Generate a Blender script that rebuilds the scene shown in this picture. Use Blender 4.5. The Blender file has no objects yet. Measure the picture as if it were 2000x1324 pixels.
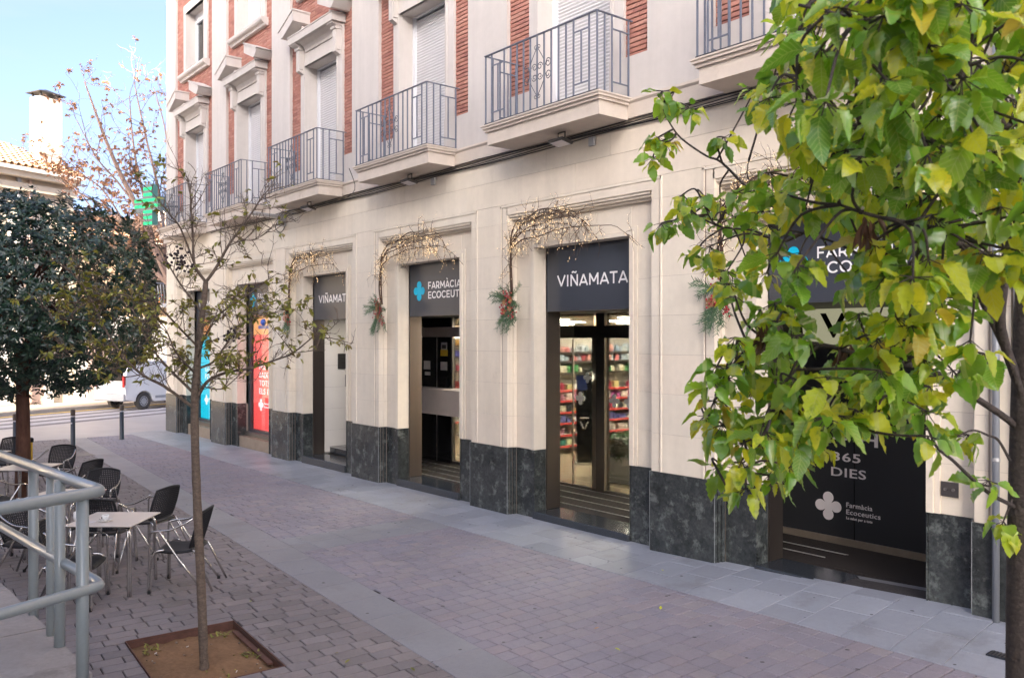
import bpy, math, random
from math import sin, cos, pi, radians, sqrt, atan2, hypot
from mathutils import Vector, Matrix
import bisect
R0 = random.Random(7)
sc = bpy.context.scene
COL = sc.collection

# ---------------------------------------------------------------- camera, sky, sun, exposure
FW = (-0.77303, 0.63437)          # camera forward on the ground plan
RT = (0.63437, 0.77303)           # camera right
CAMP = (0.0, -8.0, 2.65)
cam = bpy.data.cameras.new('camera'); camo = bpy.data.objects.new('camera', cam); COL.objects.link(camo)
camo.location = CAMP
camo.rotation_euler = (pi/2, 0, atan2(0.77303, 0.63437))
cam.lens = 29.765; cam.sensor_width = 36; cam.shift_y = -0.0015
cam.clip_end = 2000; cam.clip_start = 0.1
cam.dof.use_dof = True; cam.dof.focus_distance = 11.0; cam.dof.aperture_fstop = 7.0
sc.camera = camo
SUN_DIR = (0.547, -0.837); SUN_EL = 15.0      # horizontal direction towards the sun
w = bpy.data.worlds.new('World'); sc.world = w; w.use_nodes = True
nt = w.node_tree; nt.nodes.clear()
sky = nt.nodes.new('ShaderNodeTexSky'); sky.sky_type = 'NISHITA'; sky.sun_disc = False
sky.sun_elevation = radians(SUN_EL); sky.sun_rotation = atan2(SUN_DIR[0], SUN_DIR[1])
sky.air_density = 0.3; sky.dust_density = 7.5; sky.ozone_density = 1.2; sky.altitude = 300
bg = nt.nodes.new('ShaderNodeBackground'); bg.inputs[1].default_value = 0.15
ow = nt.nodes.new('ShaderNodeOutputWorld')
tc = nt.nodes.new('ShaderNodeTexCoord'); mp = nt.nodes.new('ShaderNodeMapping')
mp.inputs['Scale'].default_value = (1.2, 1.2, 5.0)
nz = nt.nodes.new('ShaderNodeTexNoise'); nz.inputs['Scale'].default_value = 2.2; nz.inputs['Detail'].default_value = 7; nz.inputs['Roughness'].default_value = .6
cr = nt.nodes.new('ShaderNodeValToRGB'); cr.color_ramp.elements[0].position = .45; cr.color_ramp.elements[1].position = .85
cr.color_ramp.elements[0].color = (0, 0, 0, 1); cr.color_ramp.elements[1].color = (.7, .7, .7, 1)
mx = nt.nodes.new('ShaderNodeMixRGB'); mx.inputs[2].default_value = (.80, .93, 1.0, 1)
L = nt.links
L.new(tc.outputs['Generated'], mp.inputs[0]); L.new(mp.outputs[0], nz.inputs[0]); L.new(nz.outputs[0], cr.inputs[0])
L.new(sky.outputs[0], mx.inputs[1]); L.new(cr.outputs[0], mx.inputs[0]); L.new(mx.outputs[0], bg.inputs[0]); L.new(bg.outputs[0], ow.inputs[0])
sl = bpy.data.lights.new('sun', 'SUN'); slo = bpy.data.objects.new('sun', sl); COL.objects.link(slo)
sl.energy = 4.5; sl.angle = radians(.5); sl.color = (1, .87, .70)
sdv = Vector((SUN_DIR[0]*cos(radians(SUN_EL)), SUN_DIR[1]*cos(radians(SUN_EL)), sin(radians(SUN_EL))))
slo.rotation_euler = sdv.to_track_quat('Z', 'Y').to_euler()
slo.location = (10, -30, 40)
sc.view_settings.view_transform = 'Standard'; sc.view_settings.look = 'None'
sc.view_settings.exposure = 2.8; sc.view_settings.gamma = 1
sc.cycles.max_bounces = 8

# ---------------------------------------------------------------- helpers
def at(x, y, t):
    """point seen at pixel (x,y) of the 2000x1324 photograph at depth t"""
    s = (x-1000)/1653.6
    return Vector((t*(FW[0]+RT[0]*s), -8+t*(FW[1]+RT[1]*s), 2.65+(659-y)*t/1653.6))

class MB:
    def __init__(s): s.v = []; s.f = []; s.r = []; s.m = []
    def add(s, vs, fs, rnd=None, mi=0):
        o = len(s.v); s.v.extend(vs); rr = R0.random() if rnd is None else rnd
        for q in fs: s.f.append(tuple(i+o for i in q)); s.r.append(rr); s.m.append(mi)
        return s
    def box(s, x0, x1, y0, y1, z0, z1, rnd=None, mi=0):
        vs = [(x0,y0,z0),(x1,y0,z0),(x1,y1,z0),(x0,y1,z0),(x0,y0,z1),(x1,y0,z1),(x1,y1,z1),(x0,y1,z1)]
        return s.add(vs, [(0,3,2,1),(4,5,6,7),(0,1,5,4),(1,2,6,5),(2,3,7,6),(3,0,4,7)], rnd, mi)
    def obox(s, c, ax, ay, az, rnd=None, mi=0):
        """oriented box: centre and three half-axis vectors"""
        c = Vector(c); ax = Vector(ax); ay = Vector(ay); az = Vector(az)
        vs = [tuple(c+sx*ax+sy*ay+sz*az) for sz in (-1,1) for sx, sy in ((-1,-1),(1,-1),(1,1),(-1,1))]
        return s.add(vs, [(0,3,2,1),(4,5,6,7),(0,1,5,4),(1,2,6,5),(2,3,7,6),(3,0,4,7)], rnd, mi)
    def cham(s, x0, x1, y0, y1, z0, z1, b=.004, rnd=None, mi=0):
        """box with chamfered edges"""
        vs = []
        for z, k in ((z0,b),(z0+b,0),(z1-b,0),(z1,b)):
            for (x, y, sx, sy) in ((x0,y0,1,1),(x1,y0,-1,1),(x1,y1,-1,-1),(x0,y1,1,-1)):
                if k: vs += [(x+sx*b, y+sy*b, z)]*1 
                else: vs += [(x+sx*b, y, z), (x, y+sy*b, z)] if (sx*sy > 0) else [(x, y+sy*b, z), (x+sx*b, y, z)]
        # rings: 0-3 bottom, 4-11 low, 12-19 high, 20-23 top
        fs = [(3,2,1,0),(20,21,22,23)]
        def ring8(base): return [base+i for i in range(8)]
        lo = ring8(4); hi = ring8(12)
        # order around: c0:(A0 front-ish, B0 left), so walk: c0a, c1b.. build generically
        order = [0,3,2,5,4,7,6,1]
        # c0: idx0 = (x+b,y) idx1=(x,y+b); c1 (sx=-1,sy=1): idx2=(x,y+b), idx3=(x-b,y); c2: idx4=(x-b,y), idx5=(x,y-b); c3: idx6=(x,y-b), idx7=(x+b,y)
        order = [0,3,2,5,4,7,6,1]
        for i in range(8):
            a = order[i]; c = order[(i+1) % 8]
            fs.append((lo[a], lo[c], hi[c], hi[a]))
        corner = {0:0,1:0,3:1,2:1,5:2,4:2,7:3,6:3}
        for i in range(8):
            a = order[i]; c = order[(i+1) % 8]
            ca, cc = corner[a], corner[c]
            if ca == cc:
                fs.append((ca, lo[c], lo[a])); fs.append((20+ca, hi[a], hi[c]))
            else:
                fs.append((ca, cc, lo[c], lo[a])); fs.append((hi[a], hi[c], 20+cc, 20+ca))
        return s.add(vs, fs, rnd, mi)
    def prism(s, poly, z0, z1, rnd=None, mi=0):
        """vertical prism of a plan polygon given counter-clockwise"""
        n = len(poly)
        vs = [(x,y,z0) for x,y in poly]+[(x,y,z1) for x,y in poly]
        fs = [tuple(range(n-1,-1,-1)), tuple(range(n,2*n))]+[(i,(i+1)%n,n+(i+1)%n,n+i) for i in range(n)]
        return s.add(vs, fs, rnd, mi)
    def exy(s, poly, y0, y1, rnd=None, mi=0):
        """polygon in XZ extruded along Y"""
        n = len(poly)
        vs = [(x,y0,z) for x,z in poly]+[(x,y1,z) for x,z in poly]
        fs = [tuple(range(n)), tuple(range(2*n-1,n-1,-1))]+[((i+1)%n,i,n+i,n+(i+1)%n) for i in range(n)]
        return s.add(vs, fs, rnd, mi)
    def exx(s, poly, x0, x1, rnd=None, mi=0):
        """polygon in YZ extruded along X"""
        n = len(poly)
        vs = [(x0,y,z) for y,z in poly]+[(x1,y,z) for y,z in poly]
        fs = [tuple(range(n-1,-1,-1)), tuple(range(n,2*n))]+[(i,(i+1)%n,n+(i+1)%n,n+i) for i in range(n)]
        return s.add(vs, fs, rnd, mi)
    def tube(s, pts, r, n=6, rnd=None, mi=0, cap=True, ry=None):
        pts = [Vector(p) for p in pts]; m = len(pts)
        rs = r if isinstance(r, (list, tuple)) else [r]*m
        vs = []; up = None
        for i, p in enumerate(pts):
            d = (pts[min(i+1,m-1)]-pts[max(i-1,0)])
            if d.length < 1e-9: d = Vector((0,0,1))
            d.normalize()
            if up is None:
                up = Vector((0,0,1)) if abs(d.z) < .9 else Vector((1,0,0))
            a = d.cross(up)
            if a.length < 1e-5: a = d.orthogonal()
            a.normalize(); b = a.cross(d); b.normalize(); up = b
            for k in range(n):
                th = 2*pi*k/n
                vs.append(tuple(p+a*rs[i]*cos(th)+b*rs[i]*sin(th)))
        fs = []
        for i in range(m-1):
            for k in range(n):
                fs.append((i*n+k, i*n+(k+1)%n, (i+1)*n+(k+1)%n, (i+1)*n+k))
        if cap:
            fs.append(tuple(range(n-1,-1,-1))); fs.append(tuple((m-1)*n+k for k in range(n)))
        return s.add(vs, fs, rnd, mi)
    def lathe(s, prof, c=(0,0,0), n=16, rnd=None, mi=0):
        vs = []; m = len(prof)
        for r, z in prof:
            for k in range(n): vs.append((c[0]+r*cos(2*pi*k/n), c[1]+r*sin(2*pi*k/n), c[2]+z))
        fs = [(i*n+k, i*n+(k+1)%n, (i+1)*n+(k+1)%n, (i+1)*n+k) for i in range(m-1) for k in range(n)]
        if prof[0][0] > 1e-4: fs.append(tuple(range(n-1,-1,-1)))
        if prof[-1][0] > 1e-4: fs.append(tuple((m-1)*n+k for k in range(n)))
        return s.add(vs, fs, rnd, mi)
    def sphere(s, c, r, n=8, m=5, rnd=None, mi=0, sz=1):
        prof = [(max(r*sin(pi*i/m),1e-5), -r*sz*cos(pi*i/m)) for i in range(m+1)]
        return s.lathe(prof, c, n, rnd, mi)
    def mesh(s, name, mats, smooth=False):
        me = bpy.data.meshes.new(name); me.from_pydata([tuple(q) for q in s.v], [], s.f)
        if not isinstance(mats, (list, tuple)): mats = [mats]
        for q in mats: me.materials.append(q)
        a = me.attributes.new('rnd', 'FLOAT', 'FACE'); a.data.foreach_set('value', s.r)
        if len(mats) > 1: me.polygons.foreach_set('material_index', s.m)
        if smooth: me.polygons.foreach_set('use_smooth', [True]*len(s.f))
        me.update(); return me
    def build(s, name, mats, parent=None, smooth=False, **kw):
        return link(name, s.mesh(name, mats, smooth), parent, **kw)

def link(name, data, parent=None, label=None, cat=None, group=None, kind=None, loc=None, rot=None):
    o = bpy.data.objects.new(name, data); COL.objects.link(o)
    if parent: o.parent = parent
    if loc is not None: o.location = loc
    if rot is not None: o.rotation_euler = rot
    return tag(o, label, cat, group, kind)
def tag(o, label=None, cat=None, group=None, kind=None):
    if label: o['label'] = label
    if cat: o['category'] = cat
    if group: o['group'] = group
    if kind: o['kind'] = kind
    return o
def thing(name, label, cat, loc=(0,0,0), rz=0, group=None):
    return link(name, None, None, label, cat, group, None, loc, (0,0,rz))
KIDS = {}
def kids(o): return [c for c in bpy.data.objects if c.parent == o]
def dup(o, parent=None):
    c = o.copy(); COL.objects.link(c); c.parent = parent
    for k in kids(o): dup(k, c)
    return c
def smooth_path(pts, sub=4):
    """Catmull-Rom through the points"""
    P = [Vector(p) for p in pts]
    if len(P) < 3: return P
    out = []
    for i in range(len(P)-1):
        p0 = P[max(i-1,0)]; p1 = P[i]; p2 = P[i+1]; p3 = P[min(i+2,len(P)-1)]
        for k in range(sub):
            t = k/sub
            out.append(.5*((2*p1)+(p2-p0)*t+(2*p0-5*p1+4*p2-p3)*t*t+(3*p1-p0-3*p2+p3)*t**3))
    out.append(P[-1]); return out
def lerp(a, b, t): return a+(b-a)*t
def interp(x, xs, ys):
    if x <= xs[0]: return ys[0]
    if x >= xs[-1]: return ys[-1]
    i = bisect.bisect_right(xs, x)-1
    return lerp(ys[i], ys[i+1], (x-xs[i])/(xs[i+1]-xs[i]))

# ---------------------------------------------------------------- materials
MATS = {}
def mat(name, col, rough=.6, spec=.5, metal=0, cols=None, noise=None, bump=None, emit=None, coat=0, aniso=None, stains=None, trans=0, sss=None):
    """cols: ramp over a per-piece random value; noise: (scale, amount, detail); bump: (scale, strength)"""
    m = bpy.data.materials.new(name); m.use_nodes = True; MATS[name] = m
    n = m.node_tree.nodes; l = m.node_tree.links; b = n['Principled BSDF']
    b.inputs['Roughness'].default_value = rough; b.inputs['Metallic'].default_value = metal
    b.inputs['Specular IOR Level'].default_value = spec
    if coat: b.inputs['Coat Weight'].default_value = coat
    if name.startswith('leaf'): b.inputs['Coat Weight'].default_value = .35; b.inputs['Coat Roughness'].default_value = .32
    b.inputs['Base Color'].default_value = (*col, 1)
    cur = None
    if cols:
        at_ = n.new('ShaderNodeAttribute'); at_.attribute_name = 'rnd'
        oi = n.new('ShaderNodeObjectInfo')
        ad = n.new('ShaderNodeMath'); ad.operation = 'ADD'; l.new(at_.outputs['Fac'], ad.inputs[0]); l.new(oi.outputs['Random'], ad.inputs[1])
        fr = n.new('ShaderNodeMath'); fr.operation = 'FRACT'; l.new(ad.outputs[0], fr.inputs[0])
        rp = n.new('ShaderNodeValToRGB'); e = rp.color_ramp.elements
        while len(e) < len(cols): e.new(.5)
        for i, c in enumerate(cols): e[i].position = i/(len(cols)-1); e[i].color = (*c, 1)
        l.new(fr.outputs[0], rp.inputs[0]); cur = rp.outputs[0]
    geo = n.new('ShaderNodeNewGeometry')
    def mul(curs, fac_out, lo, hi):
        mr = n.new('ShaderNodeMapRange'); mr.inputs[1].default_value = .25; mr.inputs[2].default_value = .75
        mr.inputs[3].default_value = lo; mr.inputs[4].default_value = hi; l.new(fac_out, mr.inputs[0])
        vm = n.new('ShaderNodeVectorMath'); vm.operation = 'SCALE'
        if curs is None: vm.inputs[0].default_value = col
        else: l.new(curs, vm.inputs[0])
        l.new(mr.outputs[0], vm.inputs['Scale']); return vm.outputs[0]
    for q in (noise if isinstance(noise, list) else ([noise] if noise else [])):
        t = n.new('ShaderNodeTexNoise'); t.inputs['Scale'].default_value = q[0]; t.inputs['Detail'].default_value = q[2] if len(q) > 2 else 5
        t.inputs['Roughness'].default_value = .62
        if len(q) > 3:
            mpn = n.new('ShaderNodeMapping'); mpn.inputs['Scale'].default_value = q[3]; l.new(geo.outputs['Position'], mpn.inputs[0]); l.new(mpn.outputs[0], t.inputs[0])
        else: l.new(geo.outputs['Position'], t.inputs[0])
        cur = mul(cur, t.outputs[0], 1-q[1], 1+q[1])
    if stains:
        t = n.new('ShaderNodeTexNoise'); t.inputs['Scale'].default_value = stains[0]; t.inputs['Detail'].default_value = 8; t.inputs['Roughness'].default_value = .7
        l.new(geo.outputs['Position'], t.inputs[0])
        rp = n.new('ShaderNodeMapRange'); rp.inputs[1].default_value = stains[3]; rp.inputs[2].default_value = stains[3]+.12
        l.new(t.outputs[0], rp.inputs[0])
        sc_ = n.new('ShaderNodeMath'); sc_.operation = 'MULTIPLY'; sc_.inputs[1].default_value = stains[2]; l.new(rp.outputs[0], sc_.inputs[0])
        mxn = n.new('ShaderNodeMixRGB'); mxn.inputs[2].default_value = (*stains[1], 1); l.new(sc_.outputs[0], mxn.inputs[0])
        if cur is None: mxn.inputs[1].default_value = (*col, 1)
        else: l.new(cur, mxn.inputs[1])
        cur = mxn.outputs[0]
    if cur is not None: l.new(cur, b.inputs['Base Color'])
    if bump:
        t = n.new('ShaderNodeTexNoise'); t.inputs['Scale'].default_value = bump[0]; t.inputs['Detail'].default_value = 6
        l.new(geo.outputs['Position'], t.inputs[0])
        bp = n.new('ShaderNodeBump'); bp.inputs['Strength'].default_value = bump[1]; bp.inputs['Distance'].default_value = .01
        l.new(t.outputs[0], bp.inputs['Height']); l.new(bp.outputs[0], b.inputs['Normal'])
    if emit: b.inputs['Emission Color'].default_value = (*emit[0], 1); b.inputs['Emission Strength'].default_value = emit[1]
    if trans:
        # thin leaf: part of the light passes through
        tr = n.new('ShaderNodeBsdfTranslucent'); ms = n.new('ShaderNodeMixShader'); ms.inputs[0].default_value = trans
        if cur is not None: l.new(cur, tr.inputs[0])
        else: tr.inputs[0].default_value = (*col, 1)
        out = n['Material Output']; l.new(b.outputs[0], ms.inputs[1]); l.new(tr.outputs[0], ms.inputs[2]); l.new(ms.outputs[0], out.inputs[0])
    return m
def glass(name, tint=(.9,.95,.93), refl=1.0):
    m = bpy.data.materials.new(name); m.use_nodes = True; n = m.node_tree.nodes; l = m.node_tree.links; n.clear()
    o = n.new('ShaderNodeOutputMaterial'); ms = n.new('ShaderNodeMixShader'); fr = n.new('ShaderNodeFresnel'); fr.inputs[0].default_value = 1.5
    mu = n.new('ShaderNodeMath'); mu.operation = 'MULTIPLY'; mu.inputs[1].default_value = refl
    t = n.new('ShaderNodeBsdfTransparent'); t.inputs[0].default_value = (*tint, 1); g = n.new('ShaderNodeBsdfGlossy'); g.inputs['Roughness'].default_value = .01
    l.new(fr.outputs[0], mu.inputs[0]); l.new(mu.outputs[0], ms.inputs[0]); l.new(t.outputs[0], ms.inputs[1]); l.new(g.outputs[0], ms.inputs[2]); l.new(ms.outputs[0], o.inputs[0]); return m

stone = mat('stone', (.62,.53,.46), .75, .3, noise=[(1.1,.06,6),(9,.04,5),(5,.055,4,(1,1,.10))], bump=(60,.12), cols=[(.66,.585,.475),(.675,.61,.505),(.65,.585,.485),(.67,.59,.485)], stains=(1.7,(.44,.37,.30),.30,.60))
stone_up = mat('stone_upper', (.50,.465,.435), .75, .3, noise=[(.9,.06,6),(8,.03,5),(5,.06,4,(1,1,.08))], bump=(50,.1))
stone_bal = mat('balcony_stone', (.56,.49,.42), .75, .3, noise=[(1.5,.07,6),(6,.05,5)], bump=(60,.2), stains=(2.2,(.36,.27,.20),.5,.60))
joint = mat('mortar_joint', (.30,.25,.21), .9, .2)
brick_m = mat('brick_face', (.42,.15,.10), .85, .25, cols=[(.33,.15,.115),(.38,.18,.14),(.29,.13,.105),(.42,.22,.17),(.35,.16,.12)], noise=[(1.2,.10,4),(40,.10,4)], bump=(90,.3))
mortar = mat('brick_mortar', (.09,.045,.035), .95, .1, noise=(30,.2))
marble = mat('green_marble', (.036,.041,.041), .2, .5, noise=[(3,.6,8),(26,.5,7)], stains=(5,(.15,.165,.155),.75,.53))
marble_edge = mat('marble_edge', (.20,.215,.22), .35, .5, noise=(20,.3))
bronze = mat('bronze_cladding', (.16,.135,.12), .32, .6, .85, noise=(3,.12,3,(1,1,.1)))
bronze_sill = mat('bronze_sill', (.30,.25,.20), .4, .5, .6, noise=(5,.15))
steel = mat('brushed_steel', (.55,.52,.50), .3, .5, 1, noise=(6,.08))
steel_dark = mat('dark_steel_frame', (.17,.155,.145), .35, .5, .8)
sign_m = mat('sign_charcoal', (.040,.045,.058), .28, .5, noise=(1.5,.08))
white_letter = mat('white_letter', (.80,.79,.78), .4, .4)
cyan_m = mat('cyan_emblem', (.0,.45,.68), .4, .4)
poster_dark = mat('poster_charcoal', (.020,.021,.024), .45, .4)
poster_white = mat('poster_offwhite', (.62,.58,.58), .5, .3)
poster_red = mat('poster_red', (.85,.10,.09), .35, .4, emit=((.9,.085,.08),.13))  # emission lifts the poster's brightness; the sheet itself is no lamp
poster_cyan = mat('poster_cyan', (.0,.50,.66), .35, .4, emit=((.0,.5,.66),.13))  # brightness put in as emission, as on the red poster
poster_orange = mat('poster_orange', (.80,.36,.10), .4, emit=((.8,.36,.12),.11))  # picture part of the poster, brightened by a weak glow
poster_letter = mat('poster_letter', (.8,.8,.8), .4, emit=((.9,.88,.86),.14))  # white print made to glow so it shows against the glowing poster
window_frame = mat('dark_window_frame', (.07,.072,.085), .4, .5, .4)
pvc = mat('white_pvc', (.60,.61,.64), .4, .5)
shutter_m = mat('shutter_slat', (.55,.545,.555), .5, .4, noise=(3,.03))
rail_m = mat('grey_painted_iron', (.125,.14,.18), .5, .5, noise=(15,.15))
rail_dk = mat('dark_scroll_iron', (.06,.065,.085), .55, .5)
rail_bot = mat('black_bottom_bar', (.03,.03,.035), .5)
granite = mat('black_granite', (.035,.04,.047), .15, .6, noise=(60,.4,5))
mat_m = mat('entrance_mat', (.035,.030,.028), .95, .1, noise=(80,.4), bump=(200,.6))
mat_strip = mat('mat_strip', (.55,.54,.52), .35, .5, .7)
tile_w = mat('white_wall_tile', (.74,.71,.66), .3, .5, noise=(2,.04))
tile_j = mat('tile_joint', (.3,.28,.26), .9)
gla = glass('shop_glass', (.93,.96,.95), .9)
gla3 = glass('display_glass', (.97,.97,.97), .28)
gla2 = glass('window_glass', (.45,.52,.60), 1.3)
paver_m = mat('paver_concrete', (.2,.17,.17), .6, .45, cols=[(.23,.21,.24),(.245,.225,.26),(.26,.23,.25),(.225,.215,.255),(.265,.23,.25),(.24,.225,.26),(.255,.235,.265),(.275,.245,.255)], noise=[(.7,.13,5),(28,.08,5),(150,.10,2)], bump=(140,.25), stains=(1.1,(.13,.115,.115),.35,.57))
paver_w = mat('paver_concrete_warm', (.2,.17,.17), .62, .45, cols=[(.165,.145,.145),(.195,.17,.17),(.215,.19,.19),(.18,.16,.165),(.23,.20,.195)], noise=[(.8,.15,5),(28,.08,5),(150,.10,2)], bump=(140,.25), stains=(1.2,(.11,.095,.085),.45,.56))
bed_m = mat('sand_bed', (.055,.05,.05), .95, .1, noise=(40,.3))
slab_m = mat('granite_slab', (.25,.255,.27), .42, .5, cols=[(.235,.25,.285),(.295,.31,.35),(.26,.27,.305),(.33,.345,.385)], noise=[(.9,.14,6),(18,.06,5),(160,.08,2)], bump=(120,.12), stains=(1.5,(.155,.15,.15),.5,.55))
band_m = mat('band_slab', (.25,.24,.24), .5, .45, cols=[(.225,.225,.245),(.24,.24,.26),(.23,.235,.26)], noise=[(.9,.12,6),(20,.06,5),(160,.1,2)], bump=(140,.15), stains=(1.3,(.17,.155,.15),.4,.55))
soil_m = mat('tree_pit_soil', (.21,.125,.07), .95, .1, noise=[(3,.25,6),(25,.2,6)], bump=(30,.8))
corten = mat('rusty_edge', (.15,.075,.055), .7, .4, .4, noise=(14,.3))
asph = mat('asphalt', (.20,.185,.19), .8, .3, noise=[(1,.1,5),(60,.12,4)], bump=(200,.4))
paint_w = mat('road_paint', (.46,.44,.46), .7, .3, noise=(5,.12))
paint_y = mat('yellow_kerb_paint', (.75,.5,.05), .7, .3)
walk_far = mat('far_sidewalk', (.42,.36,.29), .8, .3, noise=(2,.08))
kerb_m = mat('kerb_stone', (.38,.35,.32), .75, .3, noise=(8,.1))
conc = mat('ramp_concrete', (.27,.25,.24), .8, .3, noise=[(2.2,.2,7),(30,.1,5)], bump=(50,.35), stains=(3.5,(.10,.09,.085),.5,.55))
tube_m = mat('grey_green_tube_paint', (.20,.23,.235), .3, .5, noise=[(4,.05),(60,.05)], stains=(16,(.10,.08,.07),.5,.66), coat=.3)
alu = mat('aluminium_tube', (.62,.60,.57), .22, .5, 1)
rattan = mat('black_rattan', (.010,.010,.012), .62, .5)
rubber = mat('black_rubber', (.01,.01,.01), .7)
tbl_m = mat('cream_laminate', (.62,.56,.50), .35, .5)
tbl_e = mat('table_edge_dark', (.04,.035,.03), .5)
china = mat('white_china', (.8,.8,.78), .12, .5)
coffee = mat('coffee', (.05,.02,.01), .1)
bark1 = mat('bark_grey', (.13,.098,.075), .85, .3, noise=[(20,.35,5,(1,1,2.5)),(60,.3)], bump=(70,.9), stains=(9,(.05,.037,.03),.6,.58))
bark2 = mat('bark_dark', (.065,.052,.045), .8, .3, noise=[(25,.3,5,(1,1,2)),(70,.3)], bump=(80,.8), stains=(18,(.20,.18,.15),.4,.62))
bark3 = mat('bark_brown', (.11,.055,.038), .9, .2, noise=[(14,.4,5,(1,1,.3))], bump=(50,1))
bark4 = mat('bark_pale', (.23,.16,.13), .85, .2, noise=(10,.2))
twig_m = mat('garland_twig', (.075,.045,.032), .8, .3)
def leafmat(name, cols, rough, trans, spots=None, spec=.5):
    return mat(name, cols[0], rough, spec, cols=cols, noise=[(14,.22,4)], stains=spots, trans=trans, bump=(60,.15))
leafG = leafmat('leaf_green', [(.16,.36,.02),(.22,.44,.022),(.32,.50,.025),(.12,.28,.022),(.24,.44,.025)], .30, .45, (22,(.34,.38,.02),.6,.56), 1.0)
leafY = leafmat('leaf_yellowing', [(.56,.64,.03),(.72,.68,.03),(.46,.62,.03),(.76,.68,.035)], .34, .5, (26,(.15,.28,.015),.8,.54), .8)
leafO = leafmat('leaf_ochre', [(.62,.48,.03),(.50,.38,.04),(.68,.54,.035)], .48, .45, (30,(.18,.20,.02),.7,.58), .6)
def add_veins(m):
    n = m.node_tree.nodes; l = m.node_tree.links; b = n['Principled BSDF']
    src = b.inputs['Base Color'].links[0].from_socket
    tc_ = n.new('ShaderNodeTexCoord'); sp_ = n.new('ShaderNodeSeparateXYZ'); l.new(tc_.outputs['Object'], sp_.inputs[0])
    def M_(op, a, c=None):
        q = n.new('ShaderNodeMath'); q.operation = op
        for i, v in enumerate((a, c)):
            if v is None: continue
            if isinstance(v, (int, float)): q.inputs[i].default_value = v
            else: l.new(v, q.inputs[i])
        return q.outputs[0]
    ay = M_('ABSOLUTE', sp_.outputs[1]); ph = M_('MULTIPLY', M_('SUBTRACT', sp_.outputs[0], M_('MULTIPLY', ay, .8)), 58)
    side_ = M_('GREATER_THAN', M_('SINE', ph), .88); mid = M_('LESS_THAN', ay, .012)
    f_ = M_('MULTIPLY', M_('MAXIMUM', side_, mid), .38)
    mx_ = n.new('ShaderNodeMixRGB'); mx_.inputs[2].default_value = (.62,.66,.22,1); l.new(f_, mx_.inputs[0]); l.new(src, mx_.inputs[1])
    l.new(mx_.outputs[0], b.inputs['Base Color'])
    for t_ in n:
        if t_.type == 'BSDF_TRANSLUCENT': l.new(mx_.outputs[0], t_.inputs[0])
for q_ in (leafG, leafY, leafO): add_veins(q_)
leafB = leafmat('leaf_withered', [(.12,.055,.03),(.17,.09,.045)], .8, .2)
leafS = leafmat('leaf_olive_small', [(.22,.23,.035),(.30,.30,.05),(.15,.16,.025),(.34,.29,.05),(.12,.08,.03)], .45, .35)
leafE = leafmat('leaf_evergreen', [(.015,.045,.025),(.022,.058,.030),(.010,.034,.020),(.032,.075,.034)], .30, .10, None, .7)
leafR = leafmat('leaf_russet', [(.45,.24,.13),(.34,.17,.10),(.55,.32,.16),(.26,.13,.09)], .6, .35)
berry = mat('dark_berries', (.02,.012,.014), .6)
green_led = mat('green_led', (.0,.12,.05), .5, emit=((.0,1,.32),.17))
cross_grey = mat('cross_grey', (.16,.19,.18), .4)
cross_side = mat('cross_casing', (.10,.28,.28), .4)
bulb = mat('fairy_bulb', (1,.8,.5), .4, emit=((1,.66,.34),.75))
cable = mat('black_cable', (.02,.018,.018), .6)
lampbox = mat('lamp_grey', (.40,.40,.40), .4, .5, .3)
lampdark = mat('lamp_dark', (.06,.055,.05), .5, .5, .3)
bollard_m = mat('bollard_blue_black', (.016,.022,.032), .35, .5)
bollard_t = mat('bollard_top', (.075,.055,.04), .6)
vanw = mat('van_white', (.75,.75,.75), .25, .5, coat=.5)
vanp = mat('van_bumper', (.33,.34,.36), .5)
tyre = mat('tyre', (.06,.055,.05), .8)
hub = mat('hubcap', (.5,.5,.5), .3, .5, .8)
farw = mat('far_wall_cream', (.62,.54,.43), .85, .2, noise=(1,.06))
farw2 = mat('far_wall_ochre', (.62,.46,.31), .85, .2, noise=(1.4,.1), stains=(2,(.40,.30,.22),.5,.55))
farwhite = mat('far_wall_white', (.78,.75,.70), .85, .2)
farpink = mat('far_door_pink', (.60,.45,.38), .7)
roof_t = mat('roof_tile', (.45,.28,.17), .85, .2, cols=[(.50,.31,.19),(.42,.25,.15),(.56,.38,.25)], noise=(5,.15))
chim = mat('chimney_render', (.66,.58,.48), .9, .2, noise=(2,.06), bump=(25,.6))
metal_roof = mat('dark_sheet', (.05,.045,.045), .5, .5, .5)
shopwall = mat('shop_wall', (.65,.60,.52), .7, .3)
shopfloor = mat('shop_floor', (.50,.40,.27), .25, .5, noise=(1,.05))
black_gloss = mat('black_gloss', (.012,.012,.014), .15, .5)
red_strip = mat('red_shelf_strip', (.75,.07,.06), .4, emit=((.8,.08,.07),.1))  # faint glow brightens the plain strip, which is no light source
shelf_m = mat('shelf_cream', (.66,.61,.53), .5)
panel_light = mat('ceiling_panel', (1,1,1), .5, emit=((1,.90,.74),22))
gold_perf = mat('perforated_gold', (.50,.33,.15), .5, .4, .3)
dark_hole = mat('dark_hole', (.02,.016,.012), .9)
skin_m = mat('skin', (.50,.30,.22), .5)
coat_m = mat('beige_coat', (.42,.36,.27), .9, .2, noise=(20,.1))
coat_r = mat('maroon_coat', (.16,.03,.035), .9, .2)
jeans = mat('dark_blue_trousers', (.03,.045,.09), .9, .2)
beanie = mat('black_beanie', (.02,.02,.022), .95)
pine_g = mat('pine_needles', (.03,.085,.035), .6, .4, cols=[(.025,.075,.03),(.05,.12,.05),(.10,.16,.07),(.02,.06,.035)])
berry_r = mat('red_berries', (.35,.02,.03), .35, .5)
ochre_cone = mat('ochre_petals', (.30,.16,.07), .7)
dim_wall = mat('vestibule_dark', (.06,.055,.05), .6)

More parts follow.
